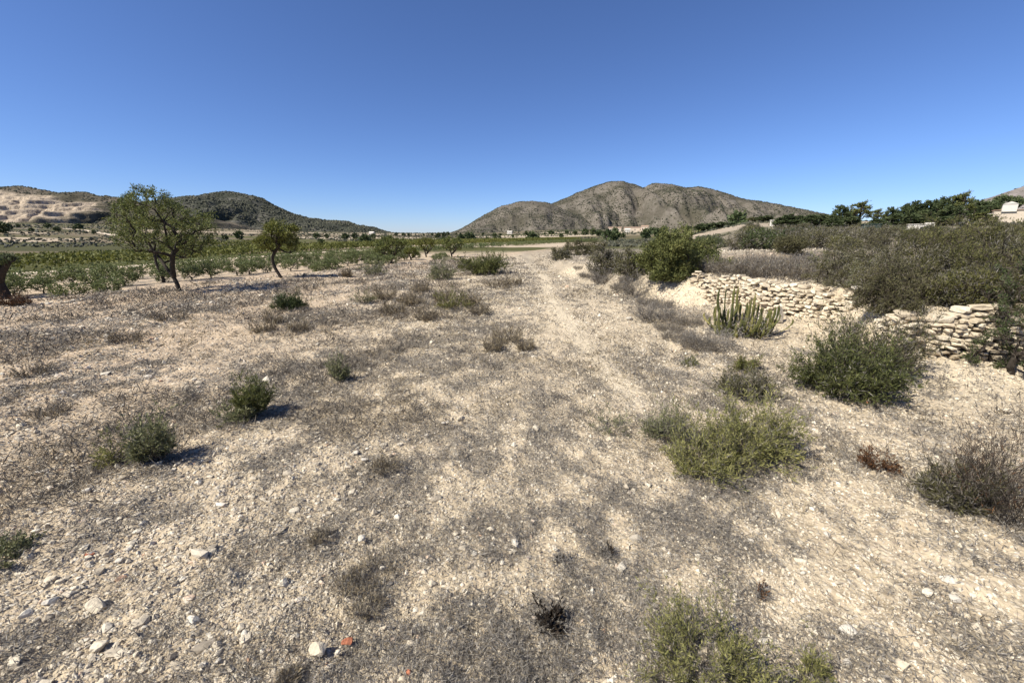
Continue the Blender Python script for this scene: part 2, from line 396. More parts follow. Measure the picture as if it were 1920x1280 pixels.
def hill(name, label, prof, D, Wf, Wb, mat, seed, gul=.5, gs=1 / 70., nscrub=0, scrub=(1.6, 3.2), dens=None, quarry=False, smat=None):
    pts = []
    for px, py in prof:
        a, b, c = ray(px, py); pts.append((a / b * D, CAM_Z + c / b * D))
    pts = np.array(pts); o = np.argsort(pts[:, 0]); pts = pts[o]
    base = float(np.min(height(pts[:, 0], np.full(len(pts), float(D))))) - 25
    X = np.linspace(pts[0, 0], pts[-1, 0], 420); S = np.concatenate([np.linspace(-1, 0, 130), np.linspace(0, 1, 30)[1:]])
    Z = np.interp(X, pts[:, 0], pts[:, 1])
    k = np.hanning(9); k /= k.sum(); Z = np.convolve(np.pad(Z, 4, 'edge'), k, 'valid')
    Z = Z + (fbm(X / 22, X * 0, seed + 9, 3) - .5) * 4.0
    def surf(x, s):
        zr = np.interp(x, X, Z) - base
        ys = np.where(s < 0, s * Wf, s * Wb)
        gn = fbm(x * gs, ys * gs * .35, seed, 4) * 2 - 1
        rg = 1 - np.abs(gn) * 2
        sa = np.abs(s); sa2 = np.clip(sa * (1 + gul * (rg - .4) * ss(0, .35, sa)), 0, 1.3)
        p = np.clip(1 - sa2, 0, 1)
        p = p * .55 + .45 * p * p * (3 - 2 * p)
        # spurs keep the lower slopes from being a plain extrusion
        xs = x + 60 * (fbm(x * .004, ys * .006, seed + 4, 2) - .5) * ss(.0, .5, sa)
        zr2 = np.interp(xs, X, Z) - base
        sm = zr * (1 - ss(0, .5, sa)) + zr2 * ss(0, .5, sa)
        z = base + sm * p + (fbm(x / 18, ys / 18, seed + 5, 3) - .5) * 7 * ss(.02, .2, sa)
        q = np.zeros_like(z)
        if quarry:
            rel = (z - base) / np.maximum(zr, 1)
            q = ss(.10, .18, rel) * (1 - ss(.78 , .93, rel + .35 * (fbm(x / 120, ys / 90, seed + 6, 3) - .5))) * (1 - ss(-830, -740, x - 120 * (fbm(ys / 60, x / 60, seed + 2, 2) - .5)))
            step = 8.0 + 5 * vn(x / 90, ys / 200, seed + 13); zz = z + 9 * fbm(x / 40, ys / 40, seed + 7, 3)
            fl = np.floor(zz / step); fr = zz / step - fl
            z = z * (1 - q) + q * (.45 * z + .55 * step * (fl + ss(.45, .80, fr)) + (fbm(x / 9, z / 40, seed + 8, 3) - .5) * 4)
        return z, D + ys, q
    gx_, gs_ = np.meshgrid(X, S)
    z, y, q = surf(gx_, gs_)
    if quarry:                       # ragged cliff faces
        y = y + q * (fbm(gx_ / 9, z / 60, seed + 12, 3) - .5) * 12
    V = np.stack([gx_, y, z], -1).reshape(-1, 3); nr_, nc = gx_.shape
    ii = np.arange(nr_ * nc).reshape(nr_, nc)
    F = np.stack([ii[:-1, :-1], ii[:-1, 1:], ii[1:, 1:], ii[1:, :-1]], -1).reshape(-1, 4)
    c = np.stack([q, q, q, np.ones_like(q)], -1).reshape(-1, 4)
    o = tag(link(name, mesh_np(name, V, F, mat, smooth=True, col=c)), label, kind='structure')
    if nscrub:
        rng = np.random.default_rng(seed)
        x = rng.uniform(X[0], X[-1], nscrub * 3); s = -rng.random(nscrub * 3) ** .8 * .95
        s[: nscrub // 5] = rng.normal(0, .012, nscrub // 5)
        zz, yy, qq = surf(x, s)
        d = fbm(x / 80, (yy + zz) / 60, seed + 3, 3)
        keep = (rng.random(len(x)) < ss(.28, .66, d) + .10) & (qq < .25)
        x, yy, zz = x[keep][:nscrub], yy[keep][:nscrub], zz[keep][:nscrub]
        P = np.stack([x, yy, zz + .2], -1); Sz = rng.uniform(*scrub, len(P)) * (D / 1500.) * rng.choice([.6, 1, 1.5], len(P))
        BV, BF = blobs(P, Sz, rng)
        so = link('hillside_scrub', mesh_np('hillside_scrub', BV, BF, smat, np.repeat(rng.random(len(P)), 20)))
        tag(so, 'dark low scrub dotted over the ' + dict(rocky_hill='twin summit rocky hill', shoulder_hill='lower bare shoulder hill', dark_hill='dark hill left of the saddle', quarry_hill='brown ridge above the quarry cliffs', far_hill='far grey mountain slope at the right edge')[name], kind='stuff')
    return o
M['scrub'] = leaf_mat('hill_scrub', [(0, (.026, .028, .018)), (.5, (.052, .053, .033)), (1, (.095, .09, .052))], 0.0, .02, .3)
M['hill_c'] = hill_mat('grey_rocky_slope', [(.3, (.072, .061, .048)), (.48, (.115, .099, .08)), (.62, (.162, .142, .116)), (.8, (.26, .23, .19))], (.06, .055, .038), .25)
M['hill_l'] = hill_mat('dark_scrub_slope', [(.3, (.055, .052, .043)), (.5, (.095, .088, .074)), (.7, (.18, .165, .142))], (.038, .043, .028), .7)
M['hill_q'] = hill_mat('quarried_slope', [(.3, (.075, .062, .045)), (.5, (.12, .10, .075)), (.7, (.20, .165, .125))], (.05, .048, .03), .5, pale=(.30, .24, .175))
M['hill_r'] = hill_mat('far_grey_slope', [(.3, (.14, .12, .105)), (.5, (.20, .175, .16)), (.7, (.27, .24, .22))], (.11, .10, .085), .3)

hill('rocky_hill', 'grey rocky hill with twin rounded summits behind the plain, centre right',
     [(900, 448), (950, 428), (990, 404), (1020, 388), (1050, 376), (1062, 372), (1090, 358), (1120, 347), (1140, 341), (1165, 340), (1190, 346), (1207, 353), (1217, 346), (1235, 343), (1255, 345), (1285, 352), (1310, 350), (1340, 356), (1375, 368), (1400, 374), (1440, 380), (1490, 390), (1530, 399), (1570, 409), (1640, 418), (1720, 430), (1800, 440)],
     1500, 480, 500, M['hill_c'], 101, .5, 1 / 110., 34000, (.9, 1.9), smat=M['scrub'])
hill('shoulder_hill', 'lower bare shoulder hill at the left foot of the twin summits',
     [(800, 449), (845, 438), (865, 429), (885, 418), (910, 402), (940, 386), (970, 379), (1000, 377), (1025, 380), (1050, 389), (1085, 405), (1125, 424), (1180, 446)],
     1260, 330, 300, M['hill_c'], 141, .4, 1 / 100., 12000, (.9, 1.8), smat=M['scrub'])
hill('dark_hill', 'dark green scrub covered hill falling to the saddle, left of centre',
     [(120, 440), (200, 400), (250, 383), (290, 377), (330, 372), (355, 368), (378, 368), (400, 362), (425, 359), (460, 364), (490, 371), (510, 384), (545, 400), (580, 409), (620, 414), (655, 416), (670, 422), (700, 426), (720, 433), (740, 438), (765, 443), (800, 448)],
     1700, 650, 500, M['hill_l'], 202, .4, 1 / 90., 18000, (1.6, 3.0), smat=M['scrub'])
hill('quarry_hill', 'pale quarried cliffs under a brown ridge at the far left',
     [(-330, 440), (-250, 390), (-200, 366), (-100, 356), (-40, 353), (0, 351), (40, 349), (62, 353), (80, 357), (110, 361), (165, 360), (182, 367), (205, 369), (235, 372), (265, 382), (320, 392), (380, 415), (420, 440)],
     900, 300, 300, M['hill_q'], 303, .45, 1 / 60., 5000, (1.3, 2.6), quarry=True, smat=M['scrub'])
hill('far_hill', 'bare grey mountain slope rising behind the pines at the right edge',
     [(1745, 445), (1800, 410), (1835, 388), (1860, 374), (1885, 363), (1920, 349), (1960, 337), (2010, 328), (2100, 324), (2250, 350), (2400, 440)],
     2300, 800, 600, M['hill_r'], 404, .5, 1 / 110., 3000, (1.5, 2.6), smat=M['scrub'])

# ------------------------------------------------------------------ growing plants
def nrm(a): return a / np.maximum(np.linalg.norm(a, axis=-1, keepdims=True), 1e-9)
def grow(roots, tips, rng, seg=.12, wob=.12, sag=0.0, back=.6, pen=.25):
    """roots: polylines of nodes; every tip is joined to the cheapest node, nearest tips first. Returns positions, parents, is_tip"""
    P = []; par = []; rid = []
    for pl in roots:
        for i, p in enumerate(pl):
            P.append(p); par.append(-1 if i == 0 else len(P) - 2)
    P = [np.asarray(p, float) for p in P]
    cap = len(P) + len(tips) * 14 + 10
    A = np.zeros((cap, 3)); n = len(P); A[:n] = P; D0 = np.zeros(cap)
    for i in range(n): D0[i] = 0 if par[i] < 0 else D0[par[i]] + np.linalg.norm(A[i] - A[par[i]])
    b0 = A[0]; tips = tips[np.argsort(np.linalg.norm(tips - b0, axis=1))]; ist = [False] * n
    for t in tips:
        v = t - A[:n]; d = np.linalg.norm(v, axis=1)
        c = d + pen * D0[:n] + back * np.maximum(0, -v[:, 2])
        j = int(np.argmin(c)); L = d[j]; k = int(min(10, max(2, L / seg)))
        mid = rng.normal(0, wob * L, 3)
        for q in range(1, k + 1):
            f = q / k; p = A[j] * (1 - f) + t * f + mid * math.sin(math.pi * f) * .5 + np.array([0, 0, sag * L * f * (1 - f)])
            if n >= cap: break
            A[n] = p; par.append(j if q == 1 else n - 1); D0[n] = D0[par[-1]] + L / k; ist.append(q == k); n += 1
    return A[:n], np.array(par), np.array(ist)
def radii(par, ist, rt, rmax, ex=.5):
    c = ist.astype(float) + 1e-3
    for i in range(len(par) - 1, -1, -1):
        if par[i] >= 0: c[par[i]] += c[i]
    return np.minimum(rt * np.maximum(c, .3) ** ex, rmax), c
def tubes(geo, A, par, rr, cnt, k=5, rng=None):
    n = len(A); has = par >= 0
    d = np.zeros((n, 3)); d[has] = A[has] - A[par[has]]
    main = np.full(n, -1)
    for i in np.argsort(cnt):
        if par[i] >= 0: main[par[i]] = i
    d[~has] = [0, 0, 1]; d = nrm(d); dm = d.copy(); hm = main >= 0; dm[hm] = nrm(d[hm] + d[main[hm]])
    ref = np.array([.31, .17, .1]); 
    def ring(pos, dirs, r):
        u = nrm(np.cross(dirs, np.where(np.abs(dirs @ nrm(ref))[:, None] > .93, np.array([0, 1., .2]), ref))); v = np.cross(dirs, u)
        a = np.linspace(0, 2 * np.pi, k, endpoint=False)
        return pos[:, None] + (u[:, None] * np.cos(a)[None, :, None] + v[:, None] * np.sin(a)[None, :, None]) * r[:, None, None]
    R0 = ring(A, dm, rr)
    idx = np.where(has)[0]; side = idx[main[par[idx]] != idx]
    R1 = ring(A[par[side]], d[side], np.minimum(rr[side] * 1.15, rr[par[side]])) if len(side) else np.zeros((0, k, 3))
    V = np.concatenate([R0.reshape(-1, 3), R1.reshape(-1, 3)])
    st = par.copy(); st[side] = n + np.arange(len(side))
    a = np.arange(k); b = (a + 1) % k
    F = np.stack([st[idx][:, None] * k + a, st[idx][:, None] * k + b, idx[:, None] * k + b, idx[:, None] * k + a], -1).reshape(-1, 4)
    geo.add(V, F, np.full(len(F), .5))
def leaves(geo, C, dirs, rng, L, W, up=.3, along=.6, lv=.4):
    n = len(C); a = nrm(nrm(dirs) * along + rng.normal(0, 1, (n, 3)) * .55 + np.array([0, 0, up]))
    b = nrm(np.cross(a, rng.normal(0, 1, (n, 3))))
    l = (L * (1 + lv * (rng.random(n) * 2 - 1)))[:, None]; w_ = (W * (1 + lv * (rng.random(n) * 2 - 1)))[:, None]
    V = np.stack([C, C + a * l * .5 + b * w_ * .5, C + a * l, C + a * l * .5 - b * w_ * .5], 1)
    geo.add(V.reshape(-1, 3), np.arange(n * 4).reshape(n, 4), np.clip(rng.normal(.5, .22, n), 0, 1))
def leaf_pts(A, par, ist, cnt, rng, n, maxc=2.5, spread=.02):
    """n random points along the thin twigs"""
    c = np.where((cnt < maxc) & (par >= 0))[0]
    L = np.linalg.norm(A[c] - A[par[c]], axis=1) + 1e-6
    q = rng.choice(c, n, p=L / L.sum()); f = rng.random(n)[:, None]
    return A[par[q]] * (1 - f) + A[q] * f + rng.normal(0, spread, (n, 3)), A[q] - A[par[q]]
def crown_tips(n, cx, cy, cz, rx, ry, rz, rng, shell=.5, lob=.35, zmin=None):
    u = nrm(rng.normal(0, 1, (n, 3))); r = rng.random(n) ** (1 / 3.) * (1 - shell) + shell * (.75 + .25 * rng.random(n))
    s = rng.integers(0, 9999)
    a = np.arctan2(u[:, 1], u[:, 0])
    r = r * (1 + lob * (2 * fbm(a * 1.3 + 50, u[:, 2] * 2.5, int(s), 2) - 1))
    P = u * r[:, None] * np.array([rx, ry, rz]) + np.array([cx, cy, cz])
    if zmin is not None: P[:, 2] = np.where(P[:, 2] < zmin, zmin + np.abs(P[:, 2] - zmin) * .4, P[:, 2])
    return P

def shrub_parts(Wd, H, rng, ntip=120, nleaf=3000, leaf=(.03, .008), mat='broom', stem='twig', rt=.0018, nroot=7, base=.12, upright=.5, dry=0.0, drymat='drygrey', shell=.4, sprd=.012, dp=1.0, bare=2.5, lob=.45, up=.3):
    """meshes of one shrub standing at the origin: foliage and stems"""
    rx = Wd / 2
    tips = crown_tips(ntip, 0, 0, H * .45, rx, rx * dp, H * .55, rng, shell, lob, H * .06)
    roots = []
    for i in range(nroot):
        a = rng.random() * 6.28; r = base * Wd * math.sqrt(rng.random())
        p = np.array([math.cos(a) * r, math.sin(a) * r, -.03]); q = p + np.array([math.cos(a) * r * .4, math.sin(a) * r * .4, H * .10])
        roots.append([p, q])
    A, par, ist = grow(roots, tips, rng, seg=max(.04, H * .12), wob=.10, back=1.2, pen=.12 + upright * .0)
    rr, cnt = radii(par, ist, rt, rt * 14)
    gs_ = Geo(); tubes(gs_, A, par, rr, cnt, 4)
    gl = Geo(); C, d = leaf_pts(A, par, ist, cnt, rng, nleaf, bare, sprd)
    C[:, 2] = np.maximum(C[:, 2], .005)
    leaves(gl, C, d, rng, leaf[0], leaf[1], up=up)
    out = [('foliage', gl.mesh('foliage', M[mat])), ('stems', gs_.mesh('stems', M[stem]))]
    if dry:
        gd = Geo(); C, d = leaf_pts(A, par, ist, cnt, rng, int(nleaf * dry), 6, sprd * 1.5); C[:, 2] = np.maximum(C[:, 2], .005)
        leaves(gd, C, d, rng, leaf[0] * 1.6, leaf[1] * .5, up=up); out.append(('dead_twigs', gd.mesh('dead_twigs', M[drymat])))
    return out
def poly_tubes(geo, P, r, k=3):
    n, m, _ = P.shape; d = np.gradient(P, axis=1); d = nrm(d)
    u = nrm(np.cross(d, np.array([.31, .87, .21]))); v = np.cross(d, u); a = np.linspace(0, 2 * np.pi, k, endpoint=False)
    V = P[:, :, None] + (u[:, :, None] * np.cos(a)[None, None, :, None] + v[:, :, None] * np.sin(a)[None, None, :, None]) * r[:, :, None, None]
    ix = np.arange(n * m * k).reshape(n, m, k); nx = np.roll(ix, -1, 2)
    F = np.stack([ix[:, :-1], nx[:, :-1], nx[:, 1:], ix[:, 1:]], -1).reshape(-1, 4); geo.add(V.reshape(-1, 3), F)
def wand_parts(Wd, H, rng, nst=60, ntw=3, nleaf=3000, leaf=(.03, .006), mat='broom', stem='twig', r=.0012, base=.12, amin=0., amax=70., arch=.25, dry=0.0, drymat='drygrey', up=.5, low=.3, lob=.55, sprd=.004):
    """a bush of many wands rising from one base, each with side twigs, leaves all along"""
    az = rng.uniform(0, 6.283, nst); ph = np.radians(amin + (amax - amin) * rng.random(nst) ** .7); q = np.sqrt(rng.random(nst)) * base * Wd
    a2 = az + rng.normal(0, .5, nst); b0 = np.stack([np.cos(a2) * q, np.sin(a2) * q, np.full(nst, -.02)], -1)
    dr = np.stack([np.sin(ph) * np.cos(az), np.sin(ph) * np.sin(az), np.cos(ph)], -1)
    Lm = 1 / np.sqrt((np.sin(ph) / max(.01, Wd / 2 * (1 - base))) ** 2 + (np.cos(ph) / H) ** 2)
    L = Lm * rng.uniform(.6, 1.05, nst) * (1 + lob * (2 * vn(az * 1.1 + 9, ph * 2, int(rng.integers(0, 999))) - 1))
    m = 7; s = np.linspace(0, 1, m)
    wob = rng.normal(0, .06, (nst, 1, 3)) * np.sin(s * 3.14)[None, :, None] + rng.normal(0, .06, (nst, 1, 3)) * np.sin(s * 6.28)[None, :, None]
    P = b0[:, None] + dr[:, None] * (L[:, None] * s)[..., None] + wob * L[:, None, None]
    P[..., 2] += (arch * L * np.sin(ph))[:, None] * (s * (1 - s) * 2)[None]
    ti = np.repeat(np.arange(nst), ntw); ts = rng.uniform(low, .92, len(ti)); sl = ts * (m - 1); i0 = np.minimum(sl.astype(int), m - 2); fr = (sl - i0)[:, None]
    t0 = P[ti, i0] * (1 - fr) + P[ti, i0 + 1] * fr; td = nrm(dr[ti] * .8 + rng.normal(0, .5, (len(ti), 3)) + np.array([0, 0, .3]))
    tl = L[ti] * rng.uniform(.15, .42, len(ti)); s2 = np.linspace(0, 1, 4)
    Q = t0[:, None] + td[:, None] * (tl[:, None] * s2)[..., None] + rng.normal(0, .06, (len(ti), 4, 3)) * (tl[:, None] * s2)[..., None]
    Q[..., 2] = np.maximum(Q[..., 2], .004); P[:, 1:, 2] = np.maximum(P[:, 1:, 2], .004)
    gs_ = Geo(); poly_tubes(gs_, P, np.repeat((r * (1 - .75 * s))[None], nst, 0) * rng.uniform(.7, 1.3, (nst, 1))); poly_tubes(gs_, Q, np.repeat((r * .55 * (1 - .6 * s2))[None], len(ti), 0))
    def pts(n):
        k = rng.random(n) < .35; c = np.zeros((n, 3)); d = np.zeros((n, 3)); n1 = int(k.sum())
        i = rng.integers(0, nst, n1); ss_ = (low + (1 - low) * rng.random(n1)) * (m - 1); j = np.minimum(ss_.astype(int), m - 2); f = (ss_ - j)[:, None]
        c[k] = P[i, j] * (1 - f) + P[i, j + 1] * f; d[k] = P[i, j + 1] - P[i, j]
        i = rng.integers(0, len(ti), n - n1); ss_ = rng.random(n - n1) * 3; j = np.minimum(ss_.astype(int), 2); f = (ss_ - j)[:, None]
        c[~k] = Q[i, j] * (1 - f) + Q[i, j + 1] * f; d[~k] = Q[i, j + 1] - Q[i, j]
        c = c + rng.normal(0, sprd, (n, 3)); c[:, 2] = np.maximum(c[:, 2], .004); return c, d
    gl = Geo(); C, d = pts(nleaf); leaves(gl, C, d, rng, leaf[0], leaf[1], up=up * .4, along=1.0)
    out = [('foliage', gl.mesh('foliage', M[mat])), ('stems', gs_.mesh('stems', M[stem]))]
    if dry: gd = Geo(); C, d = pts(int(nleaf * dry)); leaves(gd, C, d, rng, leaf[0] * 1.5, leaf[1] * .5, up=up * .4, along=1.0); out.append(('dead_twigs', gd.mesh('dead_twigs', M[drymat])))
    return out
SHPOS = []
def shrub(name, label, cat, loc, parts, rz=0.0, s=1.0, group=None):
    r = empty(name, loc, rz, s); tag(r, label, cat, group)
    for nm, me in parts: link(nm, me, r)
    return r
def shrub_px(name, label, cat, px, py, wpx, hpx, rng, group=None, sink=.0, **k):
    P, t = hit(px, py); Wd = wpx * t / FPX; H = hpx * t / FPX
    # a foreshortened view from above sees the depth of the plant too
    P.z -= sink; SHPOS.append((P.x, P.y, Wd * .5))
    if name == 'bank_bush': k = dict(k, shell=.22, bare=5, lob=.8, leaf=(k['leaf'][0] * .75, k['leaf'][1] * .65), nleaf=int(k['nleaf'] * 1.5), sprd=k['sprd'] * 1.2)
    if name in ('bank_bush',): return shrub(name, label, cat, P, shrub_parts(Wd, H, rng, **k), 0, 1, group)
    am = k.get('am') or (45 if hpx / wpx > 1.0 else 62 if hpx / wpx > .8 else 80); dead = k['mat'] in ('drygrey', 'rust', 'black')
    kw = dict(nst=int(k['ntip'] * .55) + 6, ntw=4, nleaf=int(k['nleaf'] * .92), leaf=(k['leaf'][0], k['leaf'][1] * .8), mat=k['mat'], stem=k.get('stem', 'twig'), r=k['rt'] * 1.0, base=k.get('base', .15) * .7, amax=am, dry=k.get('dry', 0), drymat=k.get('drymat', 'drygrey'), up=k.get('up', .4), arch=.35, sprd=k.get('sprd', .01) * .6, low=.12 if dead else .25)
    return shrub(name, label, cat, P, wand_parts(Wd * 1.08, H * 1.06, rng, **kw), 0, 1, group)

# ---- almond trees
def tree_parts(rng, roots, crowns, ntip, nleaf, leaf, mat, rt=.007, rmax=.10, k=7, seg=.18, sprd=.05, maxc=3.5, wob=.16, pen=.2, bark='bark'):
    tips = np.concatenate([crown_tips(int(ntip * c[6]), *c[:6], rng, .3, .55 if mat == 'pine' else .38) for c in crowns])
    A, par, ist = grow(roots, tips, rng, seg=seg, wob=wob, back=.5, pen=pen)
    rr, cnt = radii(par, ist, rt, rmax)
    i0 = 0
    for j, p_ in enumerate(roots):
        m_ = len(p_); rr[i0:i0 + m_] = np.maximum(rr[i0:i0 + m_], rmax * (1 if j == 0 else .72) * np.linspace(1, .5, m_)); i0 += m_
    gb = Geo(); tubes(gb, A, par, rr, cnt, k)
    gl = Geo(); C, d = leaf_pts(A, par, ist, cnt, rng, nleaf, maxc, sprd); leaves(gl, C, d, rng, leaf[0], leaf[1], up=.05)
    return [('crown', gl.mesh('crown', M[mat])), ('trunk', gb.mesh('trunk', M[bark], True))]
def pl(*pts):
    """subdivide a polyline smoothly"""
    p = np.array(pts, float); t = np.arange(len(p)); q = np.linspace(0, len(p) - 1, (len(p) - 1) * 3 + 1)
    o = np.stack([np.interp(q, t, p[:, i]) for i in range(3)], 1)
    for _ in range(2): o[1:-1] = (o[:-2] + 2 * o[1:-1] + o[2:]) / 4
    return [x for x in o]

rng = np.random.default_rng(5)
P, t = hit(337, 546); u = t / FPX        # u = metres per photo pixel at the tree
def T(dx, dz, dy=0.0): return (dx * u, dy * u, dz * u)
parts = tree_parts(rng, [pl(T(0, -6), T(-1, 12), T(-6, 28), T(-16, 42), T(-30, 56, 10), T(-44, 74, 14)), pl(T(-5, 26), T(0, 44, -6), T(6, 58, -10), T(14, 74, -14), T(30, 86, -10), T(44, 96, -4))],
    [(T(-14, 0)[0], 0, T(0, 112)[2], 86 * u, 76 * u, 56 * u, .78), (T(-24, 0)[0], 0, T(0, 154)[2], 50 * u, 46 * u, 34 * u, .26), (T(42, 0)[0], 0, T(0, 92)[2], 28 * u, 34 * u, 32 * u, .12)],
    460, 12000, (.072, .024), 'almond', rt=.0044, rmax=.066, seg=.2)
shrub('almond_tree', 'tall almond tree with dark forked trunk and sparse wispy crown, alone at the field edge', 'tree', P, parts)
rng = np.random.default_rng(6)
P, t = hit(310, 530); u = t / FPX
parts = tree_parts(rng, [pl(T(0, -6), T(-4, 15), T(-10, 34), T(-8, 52), T(-14, 70))], [(T(-14, 0)[0], 20 * u, T(0, 92)[2], 46 * u, 46 * u, 34 * u, 1)], 150, 3200, (.085, .03), 'almond', rt=.006, rmax=.055, seg=.2)
shrub('almond_tree', 'smaller almond tree standing behind the trunk of the tall almond', 'tree', P, parts)
rng = np.random.default_rng(7)
P, t = hit(530, 521); u = t / FPX
parts = tree_parts(rng, [pl(T(0, -4), T(-8, 10), T(-14, 24), T(-15, 36), T(-8, 48), T(2, 58), T(8, 66))],
    [(T(8, 0)[0], 0, T(0, 82)[2], 32 * u, 30 * u, 22 * u, .7), (T(-20, 0)[0], 0, T(0, 66)[2], 22 * u, 20 * u, 14 * u, .3), (T(26, 0)[0], 0, T(0, 64)[2], 14 * u, 16 * u, 16 * u, .2)], 260, 6200, (.085, .032), 'yellowgreen', rt=.005, rmax=.062, seg=.2)
shrub('almond_tree', 'slender almond tree with curved trunk and small round crown', 'tree', P, parts)
rng = np.random.default_rng(8)
P, t = hit(6, 560); u = t / FPX
parts = tree_parts(rng, [pl(T(4, -4), T(3, 16), T(0, 34), T(-5, 50)), pl(T(1, 30), T(10, 46), T(20, 56), T(30, 66))],
    [(T(-20, 0)[0], 0, T(0, 72)[2], 40 * u, 40 * u, 9 * u, .55), (T(20, 0)[0], 0, T(0, 72)[2], 26 * u, 24 * u, 11 * u, .45)], 170, 3000, (.075, .026), 'dark', rt=.008, rmax=.19, seg=.2, maxc=2.2)
shrub('stunted_tree', 'low stunted tree with thick black trunk cut by the left edge', 'tree', P, parts)
MID = [('bushy almond tree with two dark stems on the field edge beyond the thin tree', 735, 494, 62, 50, 'almond', 240),
       ('thin pale young almond between the two bushier ones on the skyline', 800, 482, 34, 38, 'yellowgreen', 110),
       ('rounded olive green almond right of the thin pale one, by the vines', 848, 482, 46, 38, 'almond', 170),
       ('small ragged sapling of an almond just left of the dark green broom', 772, 488, 26, 26, 'yellowgreen', 70)]
for i, (lab, px, py, wp, hp, mt, nt_) in enumerate(MID):
    rng = np.random.default_rng(30 + i); P, t = hit(px, py); u = t / FPX
    parts = tree_parts(rng, [pl(T(0, -3), T(-2, hp * .25), T(-5, hp * .42)), pl(T(0, hp * .15), T(5, hp * .3), T(9, hp * .42))],
        [(0, 0, hp * .64 * u, wp * .5 * u, wp * .5 * u, hp * .36 * u, 1)], nt_, nt_ * 22, (.11, .045), mat=mt, rt=.009, rmax=.09, seg=.3, k=5)
    shrub('almond_tree', lab, 'tree', P, parts)

